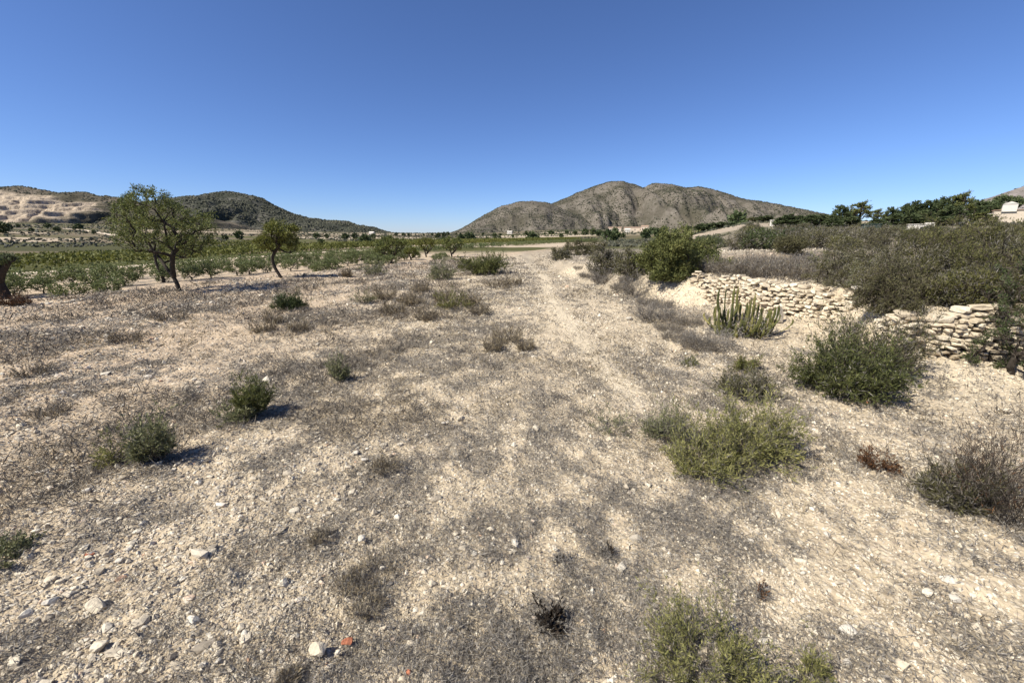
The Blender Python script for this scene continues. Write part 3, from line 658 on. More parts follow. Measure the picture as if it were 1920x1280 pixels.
# ---- shrubs seen one by one: name, label, category, px, py(base), width, height, seed, options
SH = [
 ('broom_shrub', 'sprawling green broom in the foreground at the bottom edge, thin wispy stems', 'shrub', 1318, 1262, 215, 150, dict(ntip=330, nleaf=11500, leaf=(.019, .0042), mat='broom', rt=.0011, nroot=16, base=.3, dry=.10, sprd=.004, bare=3.2, shell=.3)),
 ('broom_sprig', 'sparse upright green sprig right of the foreground broom', 'shrub', 1530, 1268, 46, 92, dict(am=28, ntip=40, nleaf=900, leaf=(.019, .0042), mat='broom', rt=.001, nroot=7, base=.25, sprd=.004, shell=.2)),
 ('broom_sprig', 'low green tuft cut by the bottom edge beside the sparse sprig', 'shrub', 1500, 1306, 70, 44, dict(ntip=40, nleaf=900, leaf=(.019, .0042), mat='broom', rt=.001, nroot=8, base=.3, sprd=.004)),
 ('green_shrub', 'upright dark olive shrub with pale stone at its left, lower left of the field', 'shrub', 288, 862, 96, 100, dict(ntip=190, nleaf=5600, leaf=(.032, .010), mat='greygreen', rt=.0018, nroot=7, dry=.12, sprd=.008)),
 ('green_shrub', 'thin yellowish sprig at the foot of the dark olive shrub', 'shrub', 218, 862, 60, 46, dict(ntip=50, nleaf=900, leaf=(.030, .008), mat='broom', rt=.0014, nroot=6, base=.25, sprd=.006)),
 ('green_shrub', 'tidy fan shaped green shrub casting a black shadow, left middle of the field', 'shrub', 476, 776, 66, 78, dict(ntip=170, nleaf=5200, leaf=(.045, .009), mat='green', rt=.0018, nroot=9, sprd=.008, shell=.2, up=.9)),
 ('green_shrub', 'flat little clump at the left foot of the fan shaped shrub', 'shrub', 440, 788, 62, 32, dict(ntip=60, nleaf=1300, leaf=(.04, .010), mat='greygreen', rt=.0016, nroot=6, base=.25, sprd=.008)),
 ('green_shrub', 'small feathery green shrub in the middle of the stony field', 'shrub', 638, 714, 42, 44, dict(ntip=80, nleaf=1700, leaf=(.042, .009), mat='greygreen', rt=.0016, nroot=6, sprd=.008, up=.8)),
 ('green_shrub', 'dark spiky green shrub standing alone right of the slender almond', 'shrub', 545, 581, 54, 34, dict(ntip=150, nleaf=3600, leaf=(.09, .016), mat='dark', rt=.003, nroot=9, sprd=.015, up=.7)),
 ('broom_shrub', 'wide dark green broom on the crest where the track vanishes', 'shrub', 908, 514, 88, 38, dict(ntip=260, nleaf=7000, leaf=(.12, .03), mat='green', rt=.006, nroot=12, base=.3, sprd=.03, dp=.6)),
 ('broom_shrub', 'loose grey green broom left of the wide dark one on the crest', 'shrub', 828, 524, 50, 36, dict(ntip=110, nleaf=2300, leaf=(.10, .022), mat='greygreen', rt=.005, nroot=9, base=.3, sprd=.03, dry=.2)),
 ('broom_shrub', 'patchy grey shrub with bare stems on the field edge below the bushy almond', 'shrub', 702, 515, 48, 26, dict(ntip=100, nleaf=1800, leaf=(.09, .02), mat='greygreen', rt=.005, nroot=9, base=.35, sprd=.03, dry=.3, dp=.6)),
 ('broom_shrub', 'yellow green tuft among tan weeds, below the crest left of the track', 'shrub', 850, 578, 70, 34, dict(ntip=90, nleaf=1700, leaf=(.07, .012), mat='yellowgreen', rt=.003, nroot=10, base=.4, sprd=.02, dry=.5, drymat='straw', up=.8)),
 ('broom_shrub', 'faint pale green tuft on the left end of the tan weeds', 'shrub', 684, 570, 40, 34, dict(ntip=50, nleaf=700, leaf=(.07, .012), mat='greygreen', rt=.003, nroot=7, base=.35, sprd=.02, dry=.6, drymat='straw', up=.8)),
 ('spreading_broom', 'left, feathery clump of the low broom patch beside the track', 'shrub', 1244, 826, 88, 92, dict(ntip=150, nleaf=4200, leaf=(.034, .006), mat='greygreen', rt=.0014, nroot=11, base=.3, sprd=.008, dry=.35, up=.7)),
 ('spreading_broom', 'front clump of the low broom patch, lying over bare stems', 'shrub', 1318, 880, 150, 100, dict(ntip=280, nleaf=8200, leaf=(.032, .007), mat='broom', rt=.0015, nroot=13, base=.3, sprd=.008, dry=.16, shell=.5)),
 ('spreading_broom', 'widest, rightmost clump of the low broom patch, with dark shade at its right', 'shrub', 1400, 852, 150, 118, dict(ntip=330, nleaf=10500, leaf=(.034, .008), mat='broom', rt=.0016, nroot=13, base=.3, sprd=.008, dry=.14, shell=.5)),
 ('spreading_broom', 'faint thin green sprigs left of the low broom patch', 'shrub', 1145, 806, 70, 44, dict(ntip=40, nleaf=750, leaf=(.032, .006), mat='greygreen', rt=.0012, nroot=9, base=.45, sprd=.01, dry=.4)),
 ('spreading_broom', 'grey green low shrub behind the broom patch, towards the wall', 'shrub', 1395, 738, 96, 54, dict(ntip=140, nleaf=3600, leaf=(.045, .010), mat='olive', rt=.002, nroot=12, base=.35, sprd=.012, dry=.3)),
 ('spreading_broom', 'brownish tuft topping the grey green low shrub, below the cactus', 'shrub', 1395, 692, 46, 34, dict(ntip=60, nleaf=1300, leaf=(.045, .010), mat='yellowgreen', rt=.002, nroot=8, base=.3, sprd=.012, dry=.4, drymat='straw')),
 ('spreading_broom', 'tiny yellow green tuft on gravel right of the track', 'shrub', 1292, 684, 30, 18, dict(ntip=30, nleaf=500, leaf=(.04, .009), mat='yellowgreen', rt=.002, nroot=6, base=.35, sprd=.012, dry=.4)),
 ('dense_shrub', 'dense bright green bush at the foot of the gap between the two stone walls', 'shrub', 1578, 736, 160, 108, dict(ntip=460, nleaf=20000, leaf=(.04, .012), mat='bushdark', stem='bark', rt=.0024, nroot=14, base=.28, sprd=.012, dry=.10, shell=.45)),
 ('dense_shrub', 'dull olive bush rising behind the dense bright green one', 'shrub', 1632, 700, 150, 122, dict(ntip=330, nleaf=10000, leaf=(.042, .011), mat='olive', rt=.0024, nroot=12, base=.28, sprd=.014, dry=.25)),
 ('dead_weed', 'rust red dead plant on the gravel below the bare soil patch', 'shrub', 1640, 876, 62, 36, dict(ntip=90, nleaf=1800, leaf=(.022, .009), mat='rust', rt=.0012, nroot=10, base=.35, sprd=.007)),
 ('dead_weed', 'small rust brown sprig above the foreground broom', 'shrub', 1428, 1116, 22, 26, dict(ntip=18, nleaf=220, leaf=(.016, .006), mat='rust', rt=.001, nroot=4, sprd=.004)),
 ('dead_weed', 'blackened upright dead plant near the bottom centre', 'shrub', 1030, 1182, 48, 48, dict(am=50, ntip=80, nleaf=2600, leaf=(.026, .008), mat='black', stem='bark', rt=.0016, nroot=8, base=.3, sprd=.004, up=1.2)),
 ('dead_weed', 'small black weed stub right of centre, upper of a scattered pair', 'shrub', 1137, 1044, 22, 26, dict(am=40, ntip=20, nleaf=420, leaf=(.018, .006), mat='black', stem='bark', rt=.001, nroot=4, sprd=.004, up=1)),
 ('dead_weed', 'small black weed stub left of its pair, above the blackened plant', 'shrub', 1050, 1060, 22, 28, dict(am=40, ntip=20, nleaf=420, leaf=(.018, .006), mat='black', stem='bark', rt=.001, nroot=4, sprd=.004, up=1)),
 ('olive_bush', 'olive green bush in front of the dark twiggy one, lower right', 'shrub', 1785, 942, 130, 100, dict(ntip=200, nleaf=5200, leaf=(.032, .008), mat='olive', rt=.0017, nroot=10, base=.25, sprd=.01, dry=.4)),
 ('twiggy_bush', 'dark dry twiggy bush cut by the right edge, lower right', 'shrub', 1890, 968, 190, 215, dict(am=55, ntip=520, nleaf=2600, leaf=(.036, .006), mat='darkdry', stem='bark', rt=.0017, nroot=14, base=.4, sprd=.014, dry=.5, drymat='rust')),
 ('green_shrub', 'low dark green mat cut by the left edge, lower left', 'shrub', -8, 1056, 100, 32, dict(ntip=120, nleaf=3600, leaf=(.022, .008), mat='greygreen', rt=.0012, nroot=12, base=.4, sprd=.006)),
 # bank shrubs up the right side of the track
 ('bank_bush', 'large bright green bushy tree on the bank crest, right of the track', 'bush', 1248, 524, 86, 86, dict(ntip=380, nleaf=11500, leaf=(.11, .034), mat='green', stem='bark', rt=.005, nroot=8, base=.2, sprd=.05, shell=.45)),
 ('bank_bush', 'lower right lobe bush joined to the large bright green bushy tree', 'bush', 1308, 514, 84, 56, dict(ntip=200, nleaf=6500, leaf=(.11, .034), mat='green', stem='bark', rt=.005, nroot=8, base=.25, sprd=.05, shell=.45)),
 ('bank_bush', 'brownish green bush left of the large green bushy tree on the bank', 'bush', 1190, 518, 64, 46, dict(ntip=150, nleaf=4300, leaf=(.10, .03), mat='olive', stem='bark', rt=.005, nroot=9, base=.25, sprd=.05, dry=.25)),
 ('bank_bush', 'dark brown bush overhanging the bare earth bank, nearest the track', 'bush', 1134, 514, 62, 50, dict(ntip=160, nleaf=4300, leaf=(.10, .03), mat='olive', stem='bark', rt=.005, nroot=9, base=.25, sprd=.05, dry=.35)),
 ('bank_bush', 'small olive bush on the far end of the earth bank', 'bush', 1052, 486, 36, 20, dict(ntip=90, nleaf=2000, leaf=(.14, .04), mat='olive', stem='bark', rt=.006, nroot=8, base=.3, sprd=.06, dry=.2)),
 ('bank_bush', 'pale green bush row seen over the far bank, behind the dark brown bush', 'bush', 1095, 478, 80, 26, dict(ntip=170, nleaf=4200, leaf=(.16, .05), mat='olive', stem='bark', rt=.006, nroot=10, base=.35, sprd=.08, dp=.5)),
 ('bank_bush', 'dark purplish dry bush right of the large green bushy tree, on the upper terrace', 'bush', 1392, 468, 62, 26, dict(ntip=140, nleaf=2600, leaf=(.14, .04), mat='olive', stem='bark', rt=.006, nroot=8, base=.3, sprd=.08, dry=.6)),
 ('bank_bush', 'round grey green bush breaking the red soil bank of the upper terrace', 'bush', 1480, 474, 50, 30, dict(ntip=150, nleaf=3600, leaf=(.14, .04), mat='olive', stem='bark', rt=.006, nroot=8, base=.3, sprd=.08)),
 ('bank_bush', 'broad grey green bush on the upper terrace in front of the pines', 'bush', 1545, 464, 84, 32, dict(ntip=200, nleaf=4600, leaf=(.15, .045), mat='olive', stem='bark', rt=.006, nroot=9, base=.3, sprd=.09, dry=.3)),
 ('bank_bush', 'brownish bush on the upper terrace just left of the big scrub thicket', 'bush', 1622, 466, 84, 40, dict(ntip=200, nleaf=4200, leaf=(.14, .04), mat='olive', stem='bark', rt=.006, nroot=9, base=.3, sprd=.09, dry=.5)),
 ('dry_bush', 'grey dead bush sliding down the bank left of the cactus, lower one', 'dry bush', 1228, 600, 96, 52, dict(ntip=240, nleaf=2600, leaf=(.06, .008), mat='drygrey', rt=.0024, nroot=12, base=.35, sprd=.02, dry=.5)),
 ('dry_bush', 'grey dead bush at the top of the earth slump, under the large green bushy tree', 'dry bush', 1195, 552, 84, 42, dict(ntip=200, nleaf=2200, leaf=(.07, .009), mat='drygrey', rt=.003, nroot=12, base=.35, sprd=.02, dry=.5)),
 ('dry_bush', 'grey dead bush along the foot of the bank, below the dark brown bush', 'dry bush', 1130, 530, 60, 26, dict(ntip=140, nleaf=1500, leaf=(.08, .012), mat='drygrey', rt=.004, nroot=12, base=.35, sprd=.03, dry=.5)),
 ('dry_bush', 'low dead scrub at the foot of the cactus, towards the track', 'dry bush', 1322, 648, 100, 34, dict(ntip=190, nleaf=1900, leaf=(.05, .007), mat='drygrey', rt=.002, nroot=14, base=.4, sprd=.02, dry=.5)),
]
for i, (nm, lab, cat, px, py, wp, hp, kw) in enumerate(SH):
    shrub_px(nm, lab, cat, px, py, wp, hp, np.random.default_rng(100 + i), **kw)

# ---- big thicket above the walls
TH_ = [(6.6, 7.8, 1.5, .85, 'olive scrub bush at the left end of the thicket, above the first wall'),
       (7.75, 7.35, 1.9, 1.12, 'tall yellowish bush in the middle of the thicket above the walls'),
       (6.25, 6.45, 1.5, .95, 'tangled bush spilling down between the two stone walls'),
       (6.7, 5.95, 1.5, .92, 'dense bush directly above the second stone wall'),
       (8.9, 7.7, 2.0, 1.18, 'tall olive bush at the right edge of the thicket skyline'),
       (8.3, 9.0, 2.0, 1.12, 'olive bush behind the thicket, in line with the white shed'),
       (10.3, 9.0, 2.2, 1.2, 'bush behind the thicket below the cream house'),
       (7.5, 9.3, 1.6, .6, 'grey green bush behind the left end of the thicket'),
       (7.5, 5.75, 1.6, 1.05, 'brown bush at the right edge overhanging the second wall'),
       (5.62, 5.92, 1.15, .70, 'low bush filling the gap between the two stone walls'),
       (6.2, 5.62, 1.2, .50, 'low bush overhanging the top of the nearer wall'),
       (6.95, 5.5, 1.2, .62, 'drooping bush at the right end of the nearer wall top'),
       (6.5, 7.25, 1.0, .55, 'low bush at the right end of the farther wall'),
       (7.3, 6.7, 1.5, .9, 'bush in the heart of the thicket between the tall yellowish one and the wall')]
for i, (x, y, wd, h, lab) in enumerate(TH_):
    kw = dict(ntip=520, nleaf=17000 if y < 8.5 else 10000, leaf=(.036, .0095), mat=['olive', 'thicket', 'olive', 'thicket', 'thicket', 'olive', 'thicket', 'greygreen', 'olive', 'olive', 'thicket', 'olive', 'greygreen', 'thicket'][i], rt=.0026, stem='bark', nroot=16, base=.3, sprd=.03, dry=.30, drymat='darkdry' if i % 2 else 'drygrey', shell=.5, lob=.75, bare=5, up=.5)
    shrub('thicket_bush', lab, 'bush', (x, y, float(height(x, y))), shrub_parts(wd, h, np.random.default_rng(300 + i), **kw))
x, y = 6.25, 4.75
shrub('hanging_bush', 'dark tangled bush hanging down in front of the second wall at the right edge', 'bush', (x, y, .05), shrub_parts(1.2, 1.5, np.random.default_rng(350), ntip=520, nleaf=17000, leaf=(.036, .011), mat='dark', stem='bark', rt=.0026, nroot=14, base=.3, sprd=.02, dry=.7, drymat='darkdry'))  # dark leaf colour stands in for the shade this bush sits in
# ---- dead scrub on the terrace between bank and thicket
DEAD = [(5.6, 11.0), (6.4, 10.4), (7.3, 10.3), (6.1, 12.2), (7.2, 11.8), (8.2, 12.6), (5.4, 13.2), (6.6, 13.8), (7.9, 14.4), (9.3, 14.0), (5.9, 15.6), (7.6, 16.4), (9.6, 16.2), (11.0, 15.2), (6.3, 9.35), (11.6, 17.4), (8.8, 18.2), (9.2, 11.6)]
dvar = [wand_parts(1.6, .44, np.random.default_rng(360 + k), nst=240, ntw=5, nleaf=3400, leaf=(.06, .009), mat='drygrey', r=.003, base=.36, amax=60, dry=.5, drymat='straw', up=.8, low=.1) for k in range(4)]
dlab = ['grey dead bush in the drift of dead scrub on the lower terrace']
dsrc = [None] * 4
for i, (x, y) in enumerate(DEAD):
    k = i % 4; z = float(height(x, y)); s = (.85 + .35 * random.random()) * (1 if y < 13.5 else .55)
    if dsrc[k] is None: dsrc[k] = shrub('dead_scrub_bush', dlab[0], 'dry bush', (x, y, z), dvar[k], random.random() * 6, s, 'dead grey bushes on the lower terrace')
    else: copy_thing(dsrc[k], (x, y, z), random.random() * 6, s)

rng = np.random.default_rng(380); tv = [shrub_parts(1.9, .95, np.random.default_rng(381 + k), ntip=170, nleaf=3800, leaf=(.10, .032), mat=['olive', 'thicket', 'dark'][k], stem='bark', rt=.005, nroot=10, base=.3, sprd=.07, dry=.35 - .1 * k, shell=.4, bare=5, lob=.5) for k in range(3)]
tsrc = [None] * 3
for i in range(46):
    a_ = rng.uniform(.40, 1.25); y = rng.uniform(23.0, 58); x = a_ * y; k = int(rng.integers(0, 3)); z = float(height(x, y)); s_ = rng.uniform(.7, 1.25)
    if tsrc[k] is None: tsrc[k] = shrub('terrace_bush', 'brownish green scrub bush among many on the upper terrace below the pines', 'bush', (x, y, z), tv[k], rng.random() * 6, s_, 'scrub bushes on the upper terrace')
    else: copy_thing(tsrc[k], (x, y, z), rng.random() * 6, s_)

for i, (px, py) in enumerate([(1100, 520), (1165, 545), (1215, 570), (1255, 620), (1175, 530), (1085, 505), (1290, 610), (1240, 575), (1310, 655), (1270, 640)]):
    P, t = hit(px, py); copy_thing(dsrc[i % 4], (P.x, P.y, P.z), random.random() * 6, .30 + .22 * random.random(), 'small grey dead bush among many along the foot of the bank beside the track', 'dead grey bushes along the foot of the bank')

# ---- dry weed tufts
WEED = [(740, 590, 46, 40), (770, 572, 40, 44), (800, 600, 50, 40), (720, 562, 40, 38), (830, 566, 34, 34), (880, 572, 50, 36), (900, 590, 36, 26), (790, 548, 36, 28), (935, 540, 56, 22), (960, 535, 50, 20),
        (560, 622, 34, 40), (495, 622, 44, 34), (515, 606, 30, 30), (950, 640, 60, 46), (925, 655, 40, 40), (985, 655, 36, 36), (650, 520, 16, 26), (16, 572, 44, 27), (40, 572, 36, 26), (720, 880, 60, 40), (700, 1075, 80, 70), (655, 1100, 60, 50), (690, 1140, 60, 60), (320, 600, 60, 26), (240, 640, 60, 30), (60, 700, 60, 34), (100, 780, 60, 34), (545, 1270, 40, 40), (600, 1010, 40, 36)]
WL = ['tan weed tuft in the middle of the weed patch below the crest', 'tallest tan weed of the patch below the crest', 'front tan weed of the patch below the crest, over stones', 'tan weed at the rear left of the weed patch', 'wispy weed just left of the yellow green tuft', 'wispy dry weed around the yellow green tuft', 'low dry weed right of the yellow green tuft, near the track', 'rear wispy weed of the patch below the crest',
      'flat golden grass by the track below the dark green broom, left', 'flat golden grass by the track below the dark green broom, right', 'dry brown weed below the dark spiky shrub, right one', 'dry brown weed below the dark spiky shrub, wider left one', 'small dry weed between spiky shrub and the wider weed', 'brown weed tuft left of the track, tallest of three in mid field', 'brown weed tuft left of the track, front left of three', 'brown weed tuft left of the track, nearest the track of three',
      'single thin dry stalk on the pale edge of the field', 'rusty tall grass at the foot of the stunted tree', 'short dry grass right of the rusty tall grass', 'brown weed at field centre under pale stones', 'large grey brown weed in the near field, rear of three', 'grey brown weed in the near field, left of three', 'grey brown weed in the near field, front of three', 'low dry weed right of centre below the tall almond', 'low dry weed below and left of the tall almond', 'low grey weed near the left edge of the middle field', 'low grey weed above the thin yellowish sprig, near the left edge', 'greenish dry tuft cut by the bottom edge', 'low weed on the pale ridge in the near field']
for i, ((px, py, wp, hp), lab) in enumerate(zip(WEED, WL)):
    P, t = hit(px, py); wd = wp * t / FPX; h = hp * t / FPX
    mt = 'rust' if 'rusty' in lab else 'straw' if i < 20 else 'drygrey'
    sz = max(.0022, t * .0011)
    shrub('dry_weed', lab, 'weed', P, wand_parts(wd, h, np.random.default_rng(500 + i), nst=70, ntw=4, nleaf=520, leaf=(max(.02, h * .14), sz * 1.3), mat='straw' if mt != 'rust' else 'rust', stem='twig', r=sz * .38, base=.34, amax=60, dry=.7, drymat=mt, up=.8, low=.1), 0, 1, 'dry weed tufts on the field')

# ------------------------------------------------------------------ stones
def stone_mesh(rng, sx, sy, sz, sub=2, boxy=.55, jit=.10):
    import bmesh
    bm = bmesh.new(); bmesh.ops.create_icosphere(bm, subdivisions=sub, radius=1)
    v = np.array([q.co[:] for q in bm.verts]); f = np.array([[q.index for q in t_.verts] for t_ in bm.faces]); bm.free()
    v = np.sign(v) * np.abs(v) ** boxy; v = v / np.abs(v).max()
    if boxy < .4: v = v * (1 + .10 * np.array([[rng.normal(), rng.normal(), rng.normal()]]) * np.sign(v[:, [1, 2, 0]])) + .06 * np.sign(v) * rng.normal(0, 1, 3)
    nn = rng.normal(0, 1, (6, 3)); nn = nrm(nn); dd = rng.uniform(.55, .85, 6) if boxy > .5 else rng.uniform(.82, 1.25, 6)        # cut flat faces
    for a, b in zip(nn, dd):
        q = v @ a; v = v - np.maximum(q - b, 0)[:, None] * a
    v = v * (1 + jit * rng.normal(0, .5, (len(v), 1)))
    return v * np.array([sx, sy, sz]), f
ST = [  # px, py, width px, height px, material, label
 (80, 887, 24, 13, 'whitestone', 'white flat stone at the far left, below the thin yellowish sprig'), (165, 922, 22, 15, 'whitestone', 'white stone right of and below the far left white one'),
 (238, 806, 16, 10, 'whitestone', 'white stone against the left side of the dark olive shrub, upper'), (252, 822, 20, 14, 'whitestone', 'white stone against the left side of the dark olive shrub, lower'),
 (184, 1014, 13, 15, 'stone', 'grey upright stone above the broken brick, left field'), (168, 1040, 22, 8, 'brick', 'flat broken red brick in the left field'), (205, 1040, 24, 18, 'stone', 'cream stone right of the flat broken brick'), (224, 1051, 16, 9, 'whitestone', 'small white stone below the cream stone by the brick'),
 (362, 1014, 16, 14, 'stone', 'cream stone with a black shadow side, above the near weeds'), (92, 1090, 30, 13, 'stone', 'long cream stone, left of a pair in the lower left'), (114, 1094, 18, 14, 'stone', 'square cream stone, right of a pair in the lower left'), (140, 1104, 16, 10, 'stone', 'small tan stone after the pair in the lower left'),
 (98, 1128, 34, 18, 'whitestone', 'pale stone with dark right end below the pair, lower left'), (182, 1138, 48, 22, 'stone', 'long loaf shaped cream stone in the lower left'), (362, 1168, 32, 26, 'whitestone', 'bright tilted stone in the lower left field'), (460, 1188, 20, 11, 'whitestone', 'small bright flat stone right of the bright tilted one'),
 (188, 1212, 36, 22, 'stone', 'tan lump of stone below the loaf shaped stone'), (28, 1244, 26, 12, 'stone', 'slanted stone in the bottom left corner'), (257, 1232, 14, 22, 'stone', 'narrow upright stone near the bottom left'), (410, 1240, 18, 10, 'whitestone', 'tiny white stone near the bottom, left of the round boulder'),
 (597, 1222, 44, 32, 'stone', 'big round cream stone near the bottom, left of centre'), (633, 1224, 14, 12, 'stone', 'pebble touching the right of the big round cream stone'), (651, 1205, 26, 14, 'brick', 'orange brick fragment right of the big round cream stone'), (766, 1262, 16, 13, 'brick', 'small orange brick fragment at the bottom edge'), (755, 1276, 20, 12, 'stone', 'cream stone below the small orange fragment'),
 (678, 1010, 20, 11, 'whitestone', 'white oval stone in the near weeds'), (718, 1066, 14, 11, 'whitestone', 'grey white stone below the white oval stone'), (720, 1178, 15, 11, 'stone', 'small cream stone above the orange brick fragment'), (887, 1252, 14, 12, 'whitestone', 'white pebble near the bottom centre left'), (925, 1222, 12, 9, 'whitestone', 'white pebble above the bottom centre, left of the black plant'),
 (864, 786, 24, 12, 'stone', 'cream slab stone left of the low broom, mid field'), (832, 794, 12, 6, 'whitestone', 'small white stone left of the cream slab stone'), (667, 850, 15, 9, 'whitestone', 'white stone in mid field below the feathery shrub'), (684, 863, 18, 9, 'whitestone', 'flat white stone beside the mid field white stone'), (812, 1, 0, 0, '', ''),
 (1056, 1214, 24, 24, 'whitestone', 'white round stone below the blackened plant'), (1098, 1008, 18, 12, 'whitestone', 'white angular stone centre right above the weed stubs'), (1408, 1017, 17, 15, 'whitestone', 'white square stone right of centre, behind the foreground broom'), (1300, 1012, 20, 9, 'stone', 'cream flat stone left of the white square one'), (1188, 1076, 15, 11, 'whitestone', 'white pebble between weed stub and foreground broom'), (1082, 1264, 14, 11, 'whitestone', 'white pebble at the bottom, right of the round white one'),
 (1550, 1003, 20, 12, 'whitestone', 'bluish white stone in the right field, below the rust red plant'), (1500, 1052, 26, 12, 'stone', 'long cream stone in the right field, above the sprig'), (1504, 1075, 13, 10, 'whitestone', 'white pebble below the long cream stone'), (1736, 1112, 26, 15, 'stone', 'cream stone with grey weed behind, right field'), (1790, 1124, 28, 12, 'whitestone', 'flat white stone at the right of the cream one, right field'), (1780, 1086, 38, 10, 'whitestone', 'long white sliver of stone above the flat white one'),
 (1588, 1186, 34, 26, 'whitestone', 'long pale tilted stone right of the sparse sprig, upper of two'), (1570, 1202, 18, 20, 'stone', 'pale block leaning under the long tilted stone'), (1586, 1246, 22, 17, 'whitestone', 'pure white stone right of the low tuft at the bottom edge'), (1692, 1250, 34, 24, 'stone', 'rounded tan stone near the bottom right corner'), (1868, 1062, 14, 10, 'whitestone', 'white pebble near the right edge'),
 (1600, 803, 8, 6, 'whitestone', 'white pebble on the grey litter left of the bare soil patch'), (1726, 892, 14, 10, 'whitestone', 'white stone at the left of the olive bush, lower right'), (1702, 862, 14, 9, 'whitestone', 'white stone above the olive bush, lower right'), (1630, 754, 30, 14, 'brick', 'pinkish clay lump at the left edge of the bare soil patch'), (1180, 598, 16, 8, 'whitestone', 'white slab stone on the track side below the dead bushes'), (1380, 728, 12, 10, 'whitestone', 'white stone on the broom patch towards the wall'), (880, 526, 12, 6, 'whitestone', 'white rock below the wide dark broom on the crest')]
for i, (px, py, wp, hp, mt, lab) in enumerate(ST):
    if not lab: continue
    rng = np.random.default_rng(700 + i); P, t = hit(px, py); u = t / FPX
    a = wp * u / 2 * .82; c = hp * u / 2 * .8
    v, f = stone_mesh(rng, a, a * rng.uniform(.6, .85), c * .95, 2, .7, .07)
    o = link('brick_fragment' if mt == 'brick' else 'field_stone', mesh_np('stone', v, f, M[mt], np.full(len(f), rng.uniform(.4, .8))))
    o.location = (P.x, P.y, P.z + c * .5); o.rotation_euler = (rng.uniform(-.2, .2), rng.uniform(-.25, .25), rng.uniform(-.5, .5))
    tag(o, lab, 'brick' if mt == 'brick' else 'stone', None if mt == 'brick' else 'loose pale stones on the field')

# ---- gravel and clods over the near field
rng = np.random.default_rng(900)
def scatter(n, r0, r1, pw=1.0, a=70):
    u = rng.random(n); r = np.exp(math.log(r0) + (math.log(r1) - math.log(r0)) * u ** pw)
    th = np.radians(rng.uniform(-a, a, n)); return r * np.sin(th), r * np.cos(th), r
x, y, r = scatter(100000, .75, 34)
L = litter_field(x, y); e = field_e(x, y)
stony = ss(.35, .65, fbm(x * .5, y * .5, 61, 3))
lefty = 1 - ss(-1.2, 1.2, x + .25 * (y - 3)); keep = (rng.random(len(x)) < (.25 + .75 * stony) * (.45 + .55 * np.maximum(lefty, ss(7, 11, y))) * (1 - .8 * track_m(x, y)) * (1 - .65 * dust(x, y))) & (e < 0)
x, y, r = x[keep], y[keep], r[keep]
sz = .0036 * np.exp(rng.normal(0, .6, len(x))) * (1 + .30 * r) ** .85
sz = np.clip(sz, .002, .045 + .002 * r)
z = height(x, y, True) + sz * .15
v, f = ico(); n = len(x)
rot = rng.uniform(0, 6.28, n); ca, sa = np.cos(rot), np.sin(rot)
asp = np.stack([rng.uniform(.8, 1.4, n), rng.uniform(.6, 1.0, n), rng.uniform(.35, .75, n)], -1)
W = (v[None] * (1 + .25 * rng.normal(0, 1, (n, len(v), 1)).clip(-1.5, 1.5))) * asp[:, None] * sz[:, None, None]
W = np.stack([W[..., 0] * ca[:, None] - W[..., 1] * sa[:, None], W[..., 0] * sa[:, None] + W[..., 1] * ca[:, None], W[..., 2]], -1) + np.stack([x, y, z], -1)[:, None]
FF = f[None] + (np.arange(n) * len(v))[:, None, None]
tg = np.repeat(np.clip(rng.normal(.5, .2, n), 0, .93) + (rng.random(n) < .012) * .5, 20)
x2, y2, r2 = scatter(260000, .75, 30); k2 = (field_e(x2, y2) < 0) & (rng.random(len(x2)) < (1 - .85 * track_m(x2, y2)) * (1 - .75 * dust(x2, y2)) * (.45 + .55 * ss(.35, .6, fbm(x2 * .8, y2 * .8, 62, 3))))
x2, y2, r2 = x2[k2], y2[k2], r2[k2]; s2 = .0024 * np.exp(rng.normal(0, .45, len(x2))) * (1 + .34 * r2) ** .95; n2 = len(x2)
OV = np.array([(1, 0, 0), (0, 1, 0), (-1, 0, 0), (0, -1, 0), (0, 0, 1), (0, 0, -1)], float); OF = np.array([(0, 1, 4), (1, 2, 4), (2, 3, 4), (3, 0, 4), (1, 0, 5), (2, 1, 5), (3, 2, 5), (0, 3, 5)])
W2 = (OV[None] * rng.uniform(.6, 1.5, (n2, 6, 1)) + rng.normal(0, .22, (n2, 6, 3))) * s2[:, None, None]
W2 = W2 + np.stack([x2, y2, height(x2, y2, True) + s2 * .25], -1)[:, None]; F2 = OF[None] + (np.arange(n2) * 6)[:, None, None]
W = np.concatenate([W.reshape(-1, 3), W2.reshape(-1, 3)]); FF = np.concatenate([FF.reshape(-1, 3), F2.reshape(-1, 3) + n * len(v)])
tg = np.concatenate([tg, np.repeat(np.clip(rng.normal(.5, .2, n2), 0, .9), 8)])
tag(link('gravel', mesh_np('gravel', W.reshape(-1, 3), FF.reshape(-1, 3), M['gravel'], tg)), 'pale gravel and clods strewn over the dry field', kind='stuff')

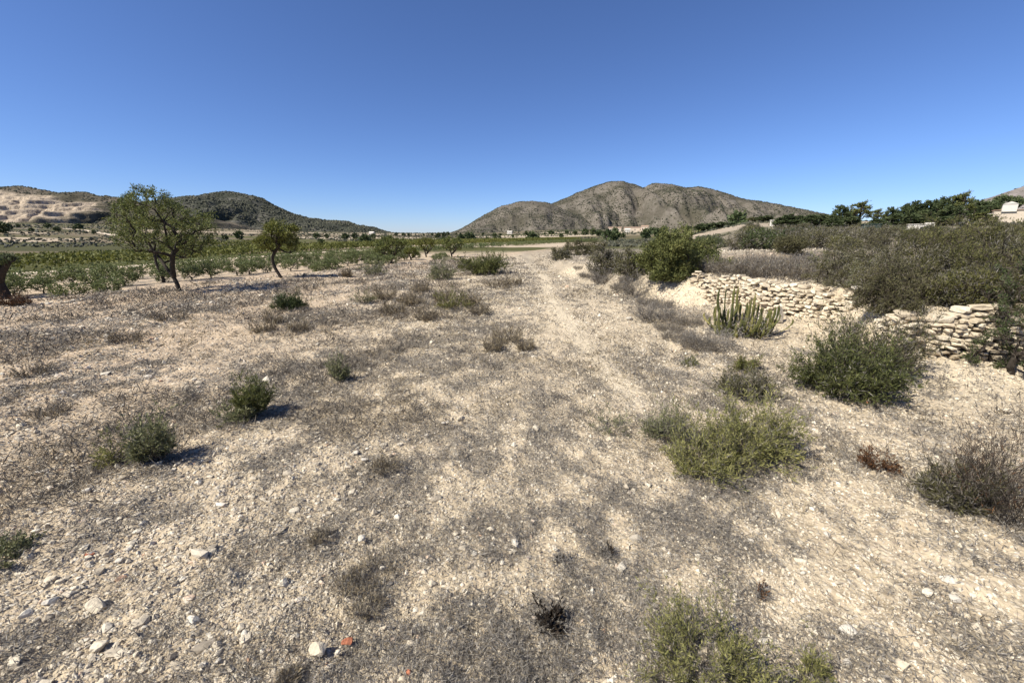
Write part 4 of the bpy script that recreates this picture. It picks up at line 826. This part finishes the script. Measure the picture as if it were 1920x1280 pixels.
# ---- dry litter: thin dead stalks lying in patches
def litter(n, r0, r1, name, mat, lscale, patch, lab, seed, up=.25):
    global rng
    rng = np.random.default_rng(seed)
    cx, cy, cr = scatter(n, r0, r1)
    L = patch(cx, cy); k = rng.random(n) < L
    cx, cy, cr = cx[k], cy[k], cr[k]
    m = 9; x = np.repeat(cx, m) + rng.normal(0, 1, len(cx) * m) * np.repeat(.016 + .006 * cr, m); y = np.repeat(cy, m) + rng.normal(0, 1, len(cx) * m) * np.repeat(.016 + .006 * cr, m)
    r = np.hypot(x, y); q = field_e(x, y) < 0; x, y, r = x[q], y[q], r[q]
    z = height(x, y, True) + .002 + rng.random(len(x)) * .012 * (1 + r * .05)
    g = Geo(); d = rng.normal(0, 1, (len(x), 3)) * np.array([1, 1, .35])
    leaves(g, np.stack([x, y, z], -1), d, rng, lscale * (1 + r * .06), np.maximum(.0024, r * .0011), up=up, along=1.4, lv=.6)
    return tag(g.build(name, M[mat]), lab, kind='stuff')
def patch_main(x, y):
    near = (np.abs(x) < 40) & (y < 47); s = np.full(x.shape, -9.0); s[near] = edge_sd(x[near], y[near])
    return litter_field(x, y) * (1 - .8 * ss(-.9, -.4, s) * (1 - ss(.2, .6, s)))
litter(138000, .75, 30, 'dry_litter', 'drygrey', .026, patch_main, 'grey dead stalks and litter matted in patches over the field', 910)
litter(9000, 2.0, 30, 'straw_litter', 'straw', .06, lambda x, y: ss(.5, .68, fbm(x * .6, y * .5, 71, 3)) * (1 - ss(1.5, 4, x)), 'thin straw coloured stalks scattered over the field', 911, .5)
litter(14000, 5.0, 16, 'bank_litter', 'drygrey', .042, lambda x, y: (np.abs(x - 4.2) < 3) * litter_field(x * 1.3, y), 'grey dead stalks gathered along the foot of the bank', 912, .6)

litter(30000, 3.5, 32, 'dry_ground_cover', 'weed', .075, lambda x, y: ss(.45, .62, fbm(x * .9, y * .8, 73, 4, .6)) * (.25 + .75 * (1 - ss(-2.0, 1.0, x))) * (1 - track_m(x, y)), 'flattened grey brown dead weeds covering the left and middle of the field', 913, 1.0)
litter(3200, 1.2, 6, 'dry_ground_cover', 'weed', .028, lambda x, y: ss(.5, .62, fbm(x * 1.4, y * 1.3, 74, 4, .6)), 'low grey brown weed stubble in the near field', 914, .9)
litter(15000, .85, 14, 'dead_tufts', 'drygrey', .028, lambda x, y: (.25 + .75 * ss(.4, .6, fbm(x * 1.1, y * 1.0, 75, 3))) * (1 - track_m(x, y)) * (1 - .7 * dust(x, y)), 'tiny grey dead tufts speckled over the pale soil', 916, .7)
# fallen leaves and trapped dead stalks under each bush
g = Geo(); rng = np.random.default_rng(915)
for px_, py_, rr_ in SHPOS:
    n_ = int(220 + 500 * min(1.0, rr_)); q_ = rng.normal(0, 1, (n_, 2)) * rr_ * .75 + np.array([px_, py_]); r_ = math.hypot(px_, py_)
    leaves(g, np.stack([q_[:, 0], q_[:, 1], height(q_[:, 0], q_[:, 1], True) + .004 + rng.random(n_) * .015], -1), rng.normal(0, 1, (n_, 3)) * np.array([1, 1, .3]), rng, .035 * (1 + .06 * r_), max(.003, r_ * .0011), up=.2, along=1.4, lv=.6)
tag(g.build('bush_litter', M['drygrey']), 'fallen grey leaves and stalks trapped under the bushes', kind='stuff')

# ------------------------------------------------------------------ dry stone walls
def block_mesh(rng, sx, sy, sz):
    c = np.array([(a, b, d) for a in (-1, 0, 1) for b in (-1, 0, 1) for d in (-1, 0, 1) if (a, b, d) != (0, 0, 0)], float)
    o = [(-1, 0, 0), (1, 0, 0), (0, -1, 0), (0, 1, 0), (0, 0, -1), (0, 0, 1)]; ix = {tuple(q.astype(int)): i for i, q in enumerate(c)}; F = []
    for n in o:
        ax = [k for k in range(3) if n[k]][0]; u, v = [k for k in range(3) if k != ax]
        for i in (-1, 0):
            for j in (-1, 0):
                q = []
                for di, dj in ((0, 0), (1, 0), (1, 1), (0, 1)):
                    p = [0, 0, 0]; p[ax] = n[ax]; p[u] = i + di; p[v] = j + dj; q.append(ix[tuple(p)])
                if (n[ax] > 0) != ((ax != 1)): q = q[::-1]
                F += [(q[0], q[1], q[2]), (q[0], q[2], q[3])]
    k = np.abs(c).sum(1); w = c * np.where(k == 3, .86, np.where(k == 2, .96, 1.02))[:, None] + rng.normal(0, .085, c.shape)
    return w * np.array([sx, sy, sz]), np.array(F)
def dry_wall(name, label, pts, hs, seed, group):
    rng = np.random.default_rng(seed); g = Geo(); pts = np.array(pts, float)
    seg = np.linalg.norm(np.diff(pts, axis=0), axis=1); cum = np.concatenate([[0], np.cumsum(seg)]); Lt = cum[-1]
    o = np.mean(pts, axis=0); o = np.array([o[0], o[1], float(height(o[0], o[1]))]); o[2] = min(o[2], .15)
    def pos(s):
        s = np.clip(s, 0, Lt); return np.array([np.interp(s, cum, pts[:, 0]), np.interp(s, cum, pts[:, 1])])
    zz = 0.0; V_all = []; F_all = []; T_all = []; n = 0
    hmax = max(h for _, h in hs)
    while zz < hmax:
        ch = rng.uniform(.038, .068); s = -rng.uniform(0, .15)
        while s < Lt:
            wd = rng.uniform(.055, .15) * rng.choice([.8, 1, 1.2]) * (1.2 if ch > .06 else .9); mid = s + wd / 2
            hh = np.interp(mid / Lt, [a for a, _ in hs], [b for _, b in hs]) + rng.uniform(-.05, .05)
            p = pos(mid); p2 = pos(mid + .05); tan = nrm(p2 - pos(mid - .05)); out = np.array([tan[1], -tan[0]])
            if out @ (-p) < 0: out = -out
            if zz + ch * .6 < hh and rng.random() > .035:
                v, f = block_mesh(rng, wd / 2 * .99, rng.uniform(.08, .11), ch / 2 * rng.uniform(.85, 1.04))
                ang = rng.normal(0, .22); tilt = rng.normal(0, .12)
                v = np.stack([v[:, 0] * math.cos(ang) - v[:, 1] * math.sin(ang), v[:, 0] * math.sin(ang) + v[:, 1] * math.cos(ang), v[:, 2] + v[:, 0] * tilt], -1)
                base = float(height(p[0] + out[0] * .3, p[1] + out[1] * .3))
                q = p + out * (.02 + rng.uniform(-.04, .035) - .06 * (zz / hmax) + .13)
                w3 = np.stack([q[0] + v[:, 0] * tan[0] + v[:, 1] * out[0], q[1] + v[:, 0] * tan[1] + v[:, 1] * out[1], base - .03 + zz + ch / 2 + v[:, 2] + .02 * math.sin(mid * 5 + zz * 3) + rng.normal(0, .008)], -1)
                V_all.append(w3 - o); F_all.append(f + n); n += len(v); T_all.append(np.full(len(f), np.clip(rng.normal(.5, .15), 0, 1)))
            s += wd + rng.uniform(.006, .02)
        zz += ch + rng.uniform(.006, .013)
    ob = link(name, mesh_np(name, np.concatenate(V_all), np.concatenate(F_all), M['stone'], np.concatenate(T_all)))
    ob.location = o; return tag(ob, label, 'wall', group)
dry_wall('dry_stone_wall', 'long dry stone terrace wall behind the cactus, farther of the two', [(4.7, 10.45), (4.95, 9.9), (5.4, 8.8), (6.0, 7.3), (6.0, 7.0)], [(0, .42), (.2, .70), (.5, .68), (.85, .62), (1, .54)], 41, 'dry stone terrace walls')
dry_wall('dry_stone_wall', 'short tumbled dry stone wall above the bare soil patch, nearer of the two', [(5.35, 5.75), (5.42, 5.36), (6.1, 5.2), (6.75, 5.06)], [(0, .45), (.25, .68), (.55, .74), (.8, .68), (1, .64)], 42, 'dry stone terrace walls')
for i, (x, y, zt, wd, hd, lab) in enumerate([(6.05, 5.1, .70, .34, .09, 'large cream capstone on top of the nearer wall'), (5.98, 7.05, .47, .40, .06, 'long flat capstone by the thicket at the right end of the farther wall'), (5.75, 7.55, .50, .32, .10, 'blocky cream capstone on the farther wall'), (5.5, 5.2, .66, .24, .10, 'rounded stone at the left top of the nearer wall')]):
    rng = np.random.default_rng(800 + i); v, f = stone_mesh(rng, wd / 2, wd * .3, hd / 2, 2, .28, .05)
    o = link('capstone', mesh_np('stone', v, f, M['stone'], np.full(len(f), .62))); o.location = (x, y, max(zt, float(height(x, y)) + hd * .3)); o.rotation_euler = (.03, .05, rng.uniform(-.3, .3)); tag(o, lab, 'stone')
P, t = hit(1458, 606); rng = np.random.default_rng(820)
v, f = stone_mesh(rng, .10, .05, .19, 2, .55, .04); o = link('leaning_slab', mesh_np('stone', v, f, M['whitestone'], np.full(len(f), .6)))
o.location = (P.x, P.y, P.z + .15); o.rotation_euler = (-.15, .22, .1); tag(o, 'white pointed slab leaning at the right of the cactus', 'stone slab')

# ---- cactus
P, t = hit(1392, 628); u = t / FPX; cr = empty('cactus', P); tag(cr, 'columnar cactus clump with many upright yellow green arms, below the farther wall', 'cactus')
rng = np.random.default_rng(77)
for i in range(100):
    a = rng.random() * 6.28; q = math.sqrt(rng.random()); bx, by = math.cos(a) * q * 54 * u, math.sin(a) * q * 28 * u
    hh = (26 + 58 * rng.random() ** 1.3) * u * (1 - .25 * q); lean = rng.normal(0, .11, 2) * (2.2 if i % 4 == 0 else 1.0) + np.array([bx, by]) * .22
    if i < 9: hh *= .45
    if 9 <= i < 13: bx = (-30 + 8 * i % 40) * u; hh = 92 * u; lean = np.array([rng.normal(-.12, .1), 0])
    k = 8; N = 9; rr0 = rng.uniform(1.4, 2.5) * u; g = Geo(); Vv = []
    z0 = 0 if rng.random() < .5 else rng.uniform(.0, .25) * hh
    for j in range(N):
        s = j / (N - 1); c = np.array([bx + lean[0] * s * (2.0 - 1.2 * s), by + lean[1] * s * (2.0 - 1.2 * s), z0 - .02 + (hh - z0) * s])
        rj = rr0 * (.85 + .15 * math.sin(s * 9 + i)) * (math.sqrt(max(0.0, 1 - max(0, (s - .8) / .2) ** 2)) * .92 + .08)
        th = np.linspace(0, 6.283, k * 2, endpoint=False); rb = rj * (1 + .14 * np.cos(th * k / 1.0 * 1.0))
        rb = rj * np.where(np.arange(k * 2) % 2 == 0, 1.12, .84)
        Vv.append(np.stack([c[0] + rb * np.cos(th), c[1] + rb * np.sin(th), np.full(k * 2, c[2])], -1))
    Vv = np.concatenate(Vv); kk = k * 2; ar = np.arange(kk); br = (ar + 1) % kk
    Ff = np.concatenate([np.stack([j * kk + ar, j * kk + br, (j + 1) * kk + br, (j + 1) * kk + ar], -1) for j in range(N - 1)])
    g.add(Vv, Ff, np.full(len(Ff), np.clip(rng.normal(.5, .16), 0, 1))); g.build('arm', M['cactus'], cr)
gd = Geo(); C = np.stack([rng.normal(0, 28 * u, 1800), rng.normal(0, 17 * u, 1800), np.abs(rng.normal(0, 17 * u, 1800))], -1)
leaves(gd, C, rng.normal(0, 1, (1800, 3)), rng, .09, .010); gd.build('dead_base', M['drygrey'], cr)

# ------------------------------------------------------------------ vines: nearest rows one by one, the rest as mass
rng = np.random.default_rng(60)
vv = []
for k in range(5):
    tips = crown_tips(80, 0, 0, .48, .68, .55, .40, rng, .3, .45, .06)
    A, par, ist = grow([pl((0, 0, -.05), (.02, 0, .1), (.0, .03, .2))], tips, rng, seg=.15, back=.2, pen=.1)
    rr, cnt = radii(par, ist, .005, .05); gb = Geo(); tubes(gb, A, par, rr, cnt, 5)
    gl = Geo(); C, d = leaf_pts(A, par, ist, cnt, rng, 1500, 4, .07); leaves(gl, C, d, rng, .085, .045, up=.3)
    vv.append([('foliage', gl.mesh('foliage', M['vine'])), ('stem', gb.mesh('stem', M['bark']))])
src = [None] * 5; dl = np.array([.386, .923]); nl = np.array([-.923, .386]); p0 = np.array([-12.9, 10.3])
vc = 0
for row, (e0, lab) in enumerate([(2.6, 'grey green vine in the first row beyond the left edge of the stony field'), (6.2, 'grey green vine in the second row, seen over the first row'), (10.4, 'grey green vine in the third row from the stony field')]):
    for s in np.arange(-6, 27, 1.15):
        if row == 0 and (fbm(s * .45, 0, 55, 2) < .42): continue
        q = p0 + dl * (s + rng.normal(0, .12)) + nl * (e0 + rng.normal(0, .15)); k = int(rng.integers(0, 5)); sc_ = rng.uniform(.62, .95)
        if q[0] < -10.5 and q[1] < 12.6: continue
        z = float(height(q[0], q[1])); vc += 1
        if src[k] is None: src[k] = shrub('grape_vine', lab, 'vine', (q[0], q[1], z), vv[k], rng.random() * 6, sc_, 'vines in the rows beyond the left field edge')
        else: copy_thing(src[k], (q[0], q[1], z), rng.random() * 6, sc_, lab)
def vineyard(name, lab, rows, step, test, nl_, size, hgt, mat, seed, ew=.55):
    rng = np.random.default_rng(seed); pts = []
    for e0 in rows:
        s = np.arange(-40, 190, step); s = s + rng.normal(0, .2, len(s)); q = p0[None] + dl[None] * s[:, None] + nl[None] * (e0 + rng.normal(0, .15, len(s)))[:, None]
        k = test(q[:, 0], q[:, 1]) & (rng.random(len(s)) > .04); pts.append(q[k])
    q = np.concatenate(pts); n = len(q); z = height(q[:, 0], q[:, 1]); sc_ = rng.uniform(.75, 1.2, n)
    C = np.stack([np.repeat(q[:, 0], nl_), np.repeat(q[:, 1], nl_), np.repeat(z, nl_)], -1)
    u = nrm(rng.normal(0, 1, (n * nl_, 3))) * (rng.random(n * nl_) ** .4)[:, None] * np.array([ew, ew, hgt * .42]) * np.repeat(sc_, nl_)[:, None]
    C = C + u + np.array([0, 0, hgt * .55]); g = Geo(); leaves(g, C, u, rng, size, size * .75, up=0)
    return tag(g.build(name, M[mat]), lab, kind='stuff')
az_ok = lambda x, y, a, b: (y > 3) & (x / np.maximum(y, .1) > a) & (x / np.maximum(y, .1) < b)
def right_clear(x, y): return x < np.interp(y, [0, 45, 60, 120, 200], [-4, -1, 17, 50, 85])
vineyard('vineyard', 'grey green vineyard rows behind the nearest vines, before the pale path', np.arange(14.4, 18, 3.2), 1.15, lambda x, y: az_ok(x, y, -2.4, .2) & right_clear(x, y), 150, .13, .8, 'vine', 61)
vineyard('vineyard', 'yellow green vineyard band across the plain beyond the pale dirt path', np.arange(31, 78, 3.0), 1.3, lambda x, y: (az_ok(x, y, -1.0 - .25 * vn(y * .1, x * .05, 3), .48) | (az_ok(x, y, -2.4, .0) & (field_e(x, y) < 47))) & right_clear(x, y) & (fbm(x * .02, y * .02, 66, 2) > .33), 60, .26, 1.25, 'vinefar', 62, .75)
vineyard('vineyard', 'farthest dark green vineyard band below the hills', np.arange(86, 190, 6.0), 2.2, lambda x, y: az_ok(x, y, -.8, .48) & right_clear(x, y) & (fbm(x * .018, y * .018, 67, 2) > .42), 26, .5, 1.4, 'vinefar', 63, 1.3)

# pale dirt strips between the vineyards
def strip(name, lab, pts, wd, lift, mat):
    p = np.array(pts, float); t = np.linspace(0, len(p) - 1, 60); x = np.interp(t, range(len(p)), p[:, 0]); y = np.interp(t, range(len(p)), p[:, 1])
    d = np.stack([np.gradient(x), np.gradient(y)], -1); d = nrm(d); nn = np.stack([-d[:, 1], d[:, 0]], -1); V = []
    for k in range(5):
        o = (k / 4 - .5) * wd * (1 + .3 * (fbm(t * .8, t * 0 + k, 81, 2) - .5)); X = x + nn[:, 0] * o; Y = y + nn[:, 1] * o
        V.append(np.stack([X, Y, height(X, Y) + lift + (.0 if 0 < k < 4 else -.12)], -1))
    V = np.stack(V, 1).reshape(-1, 3); ii = np.arange(300).reshape(60, 5)
    F = np.stack([ii[:-1, :-1], ii[1:, :-1], ii[1:, 1:], ii[:-1, 1:]], -1).reshape(-1, 4)
    return tag(link(name, mesh_np(name, V, F, mat)), lab, kind='structure')
M['path'] = simple_mat('pale_dirt', [(.3, (.42, .33, .24)), (.6, (.55, .46, .34)), (.8, (.62, .54, .42))], .8, .95)
def ev(s, e0): q = p0 + dl * s + nl * e0; return (q[0], q[1])
strip('path', 'pale dirt path between the two vineyards', [ev(-25, 27.5), ev(0, 27), ev(30, 28), ev(52, 26)], 3.2, .06, M['path'])
strip('path', 'pale dirt path between the farther vineyards', [ev(-30, 82), ev(20, 82), ev(60, 80), ev(110, 83)], 4.0, .10, M['path'])
strip('path', 'pale track climbing the brown slope under the quarry', [at(120, 330)[:2], at(150, 290)[:2], at(185, 240)[:2], at(225, 205)[:2]], 4.5, .25, M['path'])
strip('path', 'pale terrace strip on the brown slope, left', [at(-40, 215)[:2], at(20, 210)[:2], at(95, 212)[:2]], 4, .25, M['path'])
strip('path', 'second pale terrace strip on the brown slope, higher', [at(-30, 300)[:2], at(30, 290)[:2], at(80, 300)[:2]], 4, .3, M['path'])

# ------------------------------------------------------------------ trees of the distance
def pine_src(seed, crowns, ntip, nleaf, leaf, mat, roots):
    rng = np.random.default_rng(seed)
    return tree_parts(rng, roots, crowns, ntip, nleaf, leaf, mat, rt=.03, rmax=.22, k=5, seg=.8, sprd=.16, maxc=3, wob=.1)
# unit: crown about 6 m tall, 5 m wide
PV = [pine_src(1, [(0, 0, 3.6, 2.2, 2.2, 2.4, 1)], 230, 5200, (.42, .20), 'pine', [pl((0, 0, -.4), (.1, 0, 1.2), (0, .1, 2.8), (0, 0, 4.4))]),
      pine_src(2, [(0, 0, 2.6, 2.5, 2.5, 1.9, .6), (0, 0, 4.6, 1.2, 1.2, 1.4, .4)], 230, 5200, (.42, .20), 'pine', [pl((0, 0, -.4), (-.1, 0, 1.2), (0, .1, 3), (0, 0, 5))]),
      pine_src(3, [(0, 0, 4.0, 2.9, 2.9, 1.4, 1)], 210, 4600, (.42, .20), 'pine', [pl((0, 0, -.4), (.2, 0, 1.4), (0, .1, 2.6), (-.1, 0, 3.6))]),
      pine_src(4, [(0, 0, 3.9, 1.7, 1.7, 2.3, 1)], 110, 2300, (.36, .16), 'green', [pl((0, 0, -.4), (.1, 0, 1.2), (0, .1, 2.8), (0, 0, 4.4))]),
      pine_src(5, [(0, 0, 3.2, .85, .85, 3.0, 1)], 170, 3600, (.40, .18), 'pine', [pl((0, 0, -.4), (0, 0, 2), (0, 0, 5))])]
psrc = [None] * 5
PINES = [(1570, 75, 387, 30, 0, 'dark round pine standing apart at the left end of the skyline trees'), (1606, 78, 379, 32, 3, 'tall pale open crowned tree left of the low walls'), (1588, 80, 397, 20, 0, 'small dark pine between the round pine and the pale open tree'), (1638, 80, 393, 20, 3, 'small pale tree above the low walls, right of the tall pale one'), (1664, 82, 390, 24, 0, 'rounded pine at the left foot of the pine grove'),
    (1688, 84, 382, 30, 1, 'pine of the grove, left flank'), (1703, 86, 379, 16, 4, 'narrow dark spire in the left of the grove'), (1726, 84, 378, 18, 4, 'second dark spire of the grove, with a blunt top'), (1718, 80, 396, 36, 0, 'low broad pine in front of the spires'), (1744, 86, 377, 30, 1, 'pine of the grove right of the blunt spire'),
    (1762, 84, 371, 38, 0, 'big dark pine in the middle of the grove'), (1790, 82, 362, 30, 3, 'tallest tree of the grove, ragged and paler'), (1776, 78, 388, 40, 0, 'low dark pine in front of the tallest tree'), (1818, 86, 377, 24, 0, 'small pine right of the tallest tree, before the gap'), (1845, 100, 374, 40, 2, 'flat crowned pine left of the cream house'), (1872, 105, 362, 50, 2, 'umbrella pine rising behind the cream house'), (1836, 84, 398, 26, 3, 'low pale tree left of the cream house'),
    (1474, 62, 402, 50, 1, 'green pine mound at the left of the terrace trees'), (1502, 64, 405, 46, 0, 'rounded green pine next to the left mound'), (1530, 66, 404, 46, 0, 'rounded green pine in the middle of the terrace trees'), (1556, 62, 412, 40, 1, 'low pine below the dark round one'), (1585, 66, 412, 40, 0, 'low pine in front of the pale open tree'), (1690, 62, 404, 60, 0, 'low pine thicket tree left above the white shed'), (1752, 66, 408, 44, 0, 'low pine right above the white shed'), (1640, 60, 416, 40, 1, 'low shrubby pine by the dark green cabin'),
    (1320, 150, 420, 36, 0, 'dark tree behind the large green bushy tree, left'), (1346, 160, 417, 40, 0, 'dark tree clump right of the large green bushy tree'), (1372, 150, 421, 30, 1, 'dark tree by the pale bank, left of it'), (1412, 120, 413, 26, 3, 'pale tree left of the white pillars'), (1430, 110, 424, 30, 0, 'low dark tree behind the white pillars')]
for px, Y, top, wp, k, lab in PINES:
    q = at(px, Y); a, b, c = ray(px, top); zt = CAM_Z + c / b * Y; u = Y / FPX / .97
    hs = max(.25, (zt - q.z) / 6.1); ws = wp * u / [4.6, 5.0, 5.8, 3.4, 1.7][k] * .95
    if psrc[k] is None: psrc[k] = shrub('pine_tree', lab, 'tree', q, PV[k], random.random() * 6, (ws, ws, hs), 'trees on the right hand skyline')
    else: copy_thing(psrc[k], q, random.random() * 6, (ws, ws, hs), lab)
# far dark trees on the plain, a few pixels each
rng = np.random.default_rng(90); dsr = None
lv, lf = [], []
rng_ = rng; C = crown_tips(220, 0, 0, 1.7, 1.5, 1.5, 1.4, rng, .3, .4, .2); g = Geo(); leaves(g, C, C - np.array([0, 0, 1.5]), rng, .9, .6); fm = g.mesh('far_tree', M['pine'])
FT = [(px, Y) for px, Y in [(745, 420), (757, 430), (765, 440), (797, 470), (812, 480), (838, 500), (860, 520), (878, 480), (905, 450), (935, 430), (985, 420), (995, 425), (1020, 400), (1060, 420), (1085, 380), (1105, 385), (1118, 400), (1160, 380), (1228, 380), (1245, 360),
      (1290, 300), (590, 260), (612, 270), (640, 255), (660, 265), (700, 300), (680, 250), (600, 180), (680, 190), (420, 200), (450, 210), (20, 260), (65, 230), (140, 280), (90, 330), (45, 350), (110, 240), (5, 200), (175, 220), (155, 320), (1445, 300), (1380, 320), (1405, 340)]] + [(float(rng.uniform(790, 1400)), float(rng.uniform(130, 430))) for _ in range(60)]
for px, Y in FT:
    q = at(px + rng.normal(0, 3), Y); s = rng.uniform(.45, 1.25)
    o = link('distant_tree', fm); o.location = q; o.scale = (s * rng.uniform(.8, 1.5), s, s * rng.uniform(.8, 1.35)); o.rotation_euler = (0, 0, rng.random() * 6)
    tag(o, 'tiny dark tree on the far plain at the foot of the hills', 'tree', 'tiny dark trees on the far plain')
# low scrub over the plain
rng = np.random.default_rng(91); n = 34000
r = np.exp(rng.uniform(math.log(60), math.log(1100), n)); th = np.radians(rng.uniform(-58, 56, n)); x = r * np.sin(th); y = r * np.cos(th); e = field_e(x, y)
keep = (fbm(x * .02, y * .02, 92, 3) > .46) & ((e > 84) | (x / y > .22) & (r > 60) | (r > 220)); x, y, r = x[keep], y[keep], r[keep]
S_ = rng.uniform(.16, .6, len(x)) * np.clip(.5 + r / 500, .5, 2.0)
BV, BF = blobs(np.stack([x, y, height(x, y) + S_ * .3], -1), S_, rng, .85, .65)
tag(link('plain_scrub', mesh_np('plain_scrub', BV, BF, M['scrub'], np.repeat(rng.random(len(x)), 20))), 'low dark scrub dotted over the plain and slopes', kind='stuff')

# ------------------------------------------------------------------ buildings
def box_bm(g, x0, x1, y0, y1, z0, z1, T=None):
    V = [(x0, y0, z0), (x1, y0, z0), (x1, y1, z0), (x0, y1, z0), (x0, y0, z1), (x1, y0, z1), (x1, y1, z1), (x0, y1, z1)]
    g.add(V, [(0, 3, 2, 1), (4, 5, 6, 7), (0, 1, 5, 4), (1, 2, 6, 5), (2, 3, 7, 6), (3, 0, 4, 7)])
def box(name, mat, par, *a): g = Geo(); box_bm(g, *a); return g.build(name, mat, par)
q = at(1880, 95); h = empty('cream_house', (q.x, q.y, q.z - .5)); tag(h, 'cream house with white chimney and flat roofed wings at the right edge', 'house')
h.rotation_euler = (0, 0, -.75)
u = 95 / FPX
box('wall', M['wallcream'], h, -2.2, 2.4, 0, 5, 0, 3.3); box('roof', M['tile'], h, -2.4, 2.6, -.2, 5.2, 3.3, 3.45)
ch = box('chimney', M['wallwhite'], h, -1.2, 1.0, -.35, .8, 3.0, 4.6)
g = Geo(); g.add([(-1.3, -.45, 4.6), (1.1, -.45, 4.6), (1.1, .9, 4.6), (-1.3, .9, 4.6), (-.1, -.45, 5.15), (-.1, .9, 5.15)], [(0, 1, 4, 4), (2, 3, 5, 5), (1, 2, 5, 4), (3, 0, 4, 5)]); g.build('chimney_cap', M['wallwhite'], ch)
box('wing', M['wallcream'], h, -5.4, -2.2, .8, 5, 0, 2.5); box('wing', M['wallcream'], h, 2.4, 8, .8, 6, 0, 2.7)
box('wing_roof', M['wallwhite'], h, -5.8, -2.2, .4, 5.2, 2.5, 2.72); box('wing_roof', M['tile'], h, 2.4, 8.4, .4, 6.2, 2.7, 2.92)
for a in (-4.6, -3.2, 3.4, 5.4): box('window', M['window'], h, a - .45, a + .45, .77, .85, 1.0, 2.0)
box('door', M['window'], h, -1.9, -1.3, -.03, .05, .0, 2.1)
q = at(1722, 58); h = empty('white_shed', (q.x, q.y, q.z - .75), -.6); tag(h, 'small white shed with a flat roof below the pine grove', 'shed')
box('wall', M['wallwhite'], h, -1.2, .6, 0, 1.5, 0, 1.5); box('wall', M['wallwhite'], h, .6, 1.5, .4, 1.5, 0, 1.75); box('roof', M['wallwhite'], h, -1.28, .6, -.08, 1.58, 1.5, 1.57); box('door', M['window'], h, .05, .4, -.03, .05, 0, 1.2)
q = at(1632, 50); h = empty('green_cabin', (q.x, q.y, q.z - .1), -.5); tag(h, 'dark green flat cabin half hidden in scrub under the skyline pines', 'cabin')
box('body', M['darkgreenpaint'], h, -.8, .8, 0, 1.2, 0, 1.1); box('roof', M['darkgreenpaint'], h, -.9, .9, -.08, 1.28, 1.1, 1.16); box('window', M['window'], h, -.3, .2, -.03, .05, .55, .9)
for px, Y, wd, lab in [(1655, 88, 7.5, 'low pinkish garden wall under the small pale skyline tree'), (1600, 86, 3.5, 'short white garden wall under the tall pale open tree'), (1812, 82, 4.5, 'low cream garden wall left of the cream house')]:
    q = at(px, Y); o = box('garden_wall', M['wallcream'], None, -wd / 2, wd / 2, -.15, .15, -.3, .55); o.location = q; o.rotation_euler = (0, 0, -.5); tag(o, lab, 'wall')
for px, Y, lab in [(1444, 75, 'leftmost white gate pillar among the terrace pines'), (1480, 74, 'middle white gate pillar among the terrace pines'), (1493, 74, 'rightmost white gate pillar among the terrace pines')]:
    q = at(px, Y); g = Geo(); box_bm(g, -.2, .2, -.2, .2, -.2, .95); box_bm(g, -.27, .27, -.27, .27, .95, 1.07); o = g.build('gate_pillar', M['wallwhite']); o.location = q; tag(o, lab, 'pillar', 'white gate pillars')
for i, (px, Y, wd, hh, mt, lab) in enumerate([(1152, 470, 14, 4.5, 'wallcream', 'cream farmhouse at the left end of the long pale walls below the rocky hill'), (1188, 470, 22, 4, 'wallcream', 'long pale farm building below the rocky hill'), (1176, 420, 5, 3.2, 'wallwhite', 'white hut in front of the long pale farm building'), (1208, 450, 7, 5, 'wallcream', 'cream block at the right end of the farm buildings'), (696, 420, 5, 3.4, 'wallwhite', 'small white house at the foot of the dark hill'), (955, 520, 6, 3.2, 'wallwhite', 'small white house at the left foot of the rocky hill'), (1582, 42, 1.0, .75, 'wallwhite', 'little white pump house in the scrub below the skyline trees')]):
    q = at(px, Y); h = empty('farm_building', (q.x, q.y, q.z - .4), -.3); tag(h, lab, 'building')
    box('wall', M[mt], h, -wd / 2, wd / 2, 0, wd * .5, 0, hh)
    g = Geo(); e_ = .25 if wd > 3 else .08; g.add([(-wd / 2 - e_, -e_, hh), (wd / 2 + e_, -e_, hh), (wd / 2 + e_, wd * .5 + e_, hh), (-wd / 2 - e_, wd * .5 + e_, hh), (-wd / 2 - e_, wd * .25, hh * 1.28), (wd / 2 + e_, wd * .25, hh * 1.28)], [(0, 1, 5, 4), (2, 3, 4, 5), (1, 2, 5, 5), (3, 0, 4, 4)]); g.build('roof', M['tile'] if mt == 'wallcream' else M['wallwhite'], h)
    for a in ((-.3, .05, .3) if wd > 3 else (.1,)): box('window', M['window'], h, a * wd - hh * .1, a * wd + hh * .1, -.04, .06, hh * .35, hh * .7)
